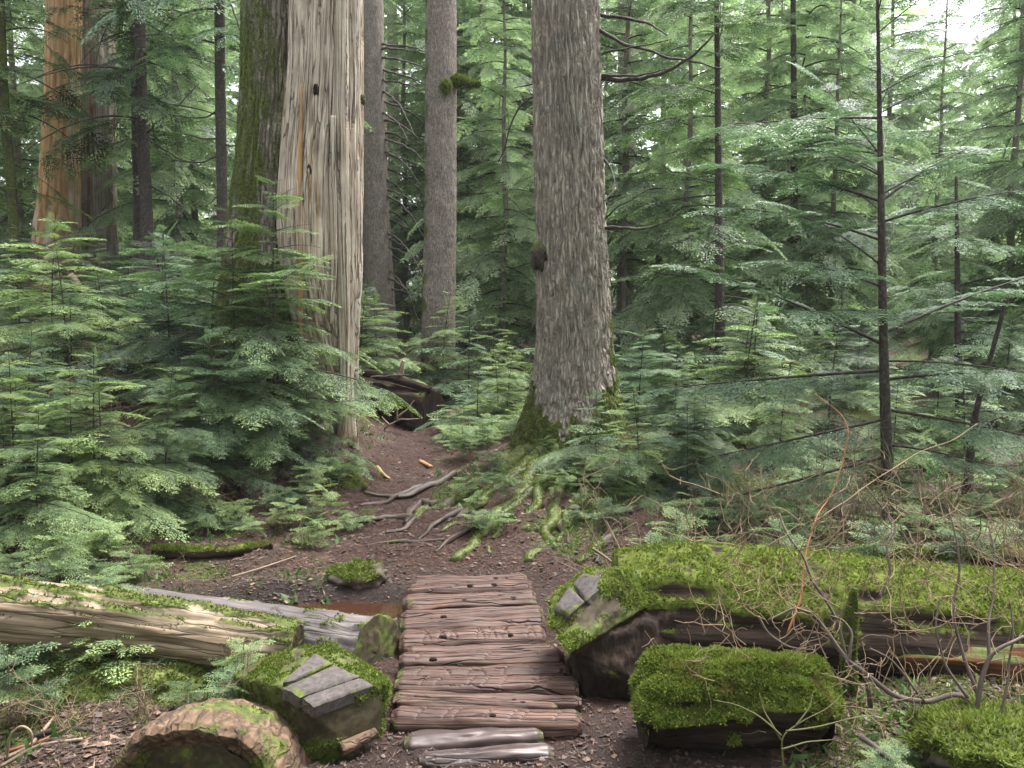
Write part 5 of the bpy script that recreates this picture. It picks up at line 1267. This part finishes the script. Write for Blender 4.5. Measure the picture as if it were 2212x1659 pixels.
for k in range(40): place_seed(r.uniform(1000, 1500), r.uniform(6.4, 8.4), 'tiny green seedling among the mossy roots', 'seedlings among the roots', r.uniform(.5, .9))
for k in range(14): place_seed(r.uniform(1850, 2250), r.uniform(2.95, 3.4), 'tiny seedling in the mossy lower right corner', 'seedlings lower right', r.uniform(.28, .5))

# --- litter, ground moss, herbs
lt = MB(); n = 90000
d = 2.7 + 8.5 * RNG.random(n) ** 1.5; px = RNG.uniform(-150, 2360, n); x = (px - 1106) / F * d; z = gz(x, d)
a = RNG.uniform(0, 6.28, n); L = .010 + .04 * RNG.random(n) ** 3; Wd = np.where(RNG.random(n) < .6, .003 + .002 * RNG.random(n), L * .4)
L = np.where(Wd < .0052, L * 1.8, L)
dv = np.stack([np.cos(a), np.sin(a), RNG.normal(size=n) * .15], -1); sv = np.stack([-np.sin(a), np.cos(a), RNG.normal(size=n) * .25], -1)
pmk = pathmask(x, d); keep = (pmk < .4) | (d > 5.5) | (RNG.random(n) < .5); L = np.where((pmk > .4) & (d < 5.5), L * .7, L)
x, d, z, L, Wd, dv, sv, pmk = x[keep], d[keep], z[keep], L[keep], Wd[keep], dv[keep], sv[keep], pmk[keep]; n = len(x)
o_ = np.stack([x, d, z + .006], -1)
V = np.stack([o_ - dv * L[:, None] / 2, o_ + sv * Wd[:, None], o_ + dv * L[:, None] / 2 + np.array([0, 0, .004]), o_ - sv * Wd[:, None]], 1).reshape(-1, 4, 3).reshape(-1, 3)
lt.add(V, np.arange(4 * n).reshape(-1, 4), None, tint=np.repeat(RNG.random(n) ** 1.3 * (1 - .25 * pmk), 4))
part('forest_litter', lt, M['litter'], None, False, 'stuff')
gmb = MB(); n = 150000
d = 2.75 + 6.5 * RNG.random(n) ** 1.4; px = RNG.uniform(-150, 2360, n); x = (px - 1106) / F * d
k = (mossmask_ground(x, d) + .35 * fbm(np.stack([x, d, x * 0], -1) * 5, 2)) > .55
x, d = x[k], d[k]; z = gz(x, d); blades(gmb, np.stack([x, d, z], -1), np.tile([0, 0, 1.0], (len(x), 1)), .028, .012, .9, .2)
part('ground_moss', gmb, M['moss'], None, False, 'stuff')
hb_ = MB(); n = 16000
d = 3.0 + 9 * RNG.random(n); px = RNG.uniform(-150, 2360, n); x = (px - 1106) / F * d
k = (fbm(np.stack([x, d, x * 0 + 8], -1) * 1.6, 3) > .05) * (pathmask(x, d) < .2); x, d = x[k], d[k]; z = gz(x, d)
blades(hb_, np.stack([x, d, z + .02], -1), np.tile([0, 0, 1.0], (len(x), 1)), .06, .03, 1.1, .1)
part('ground_herbs', hb_, M['herb'], None, False, 'stuff')

# --- damp air between the trees
hz = MB(); lo = np.array([-75, -30, -4.0]); hi = np.array([75, 75, 45.0])
c = np.array([[x, y, z] for z in (0, 1) for y in (0, 1) for x in (0, 1)], float) * (hi - lo) + lo
hz.add(c, np.array([[0, 2, 3, 1], [4, 5, 7, 6], [0, 1, 5, 4], [2, 6, 7, 3], [0, 4, 6, 2], [1, 3, 7, 5]]))
m_, t_, p_, o_ = newmat('damp_air'); t_.nodes.remove(p_)
pv = t_.nodes.new('ShaderNodeVolumePrincipled'); pv.inputs['Density'].default_value = .0007; pv.inputs['Color'].default_value = (.92, .96, .92, 1); pv.inputs['Anisotropy'].default_value = 0.0
t_.links.new(pv.outputs[0], o_.inputs['Volume'])
part('haze', hz, m_, None, False, 'stuff')
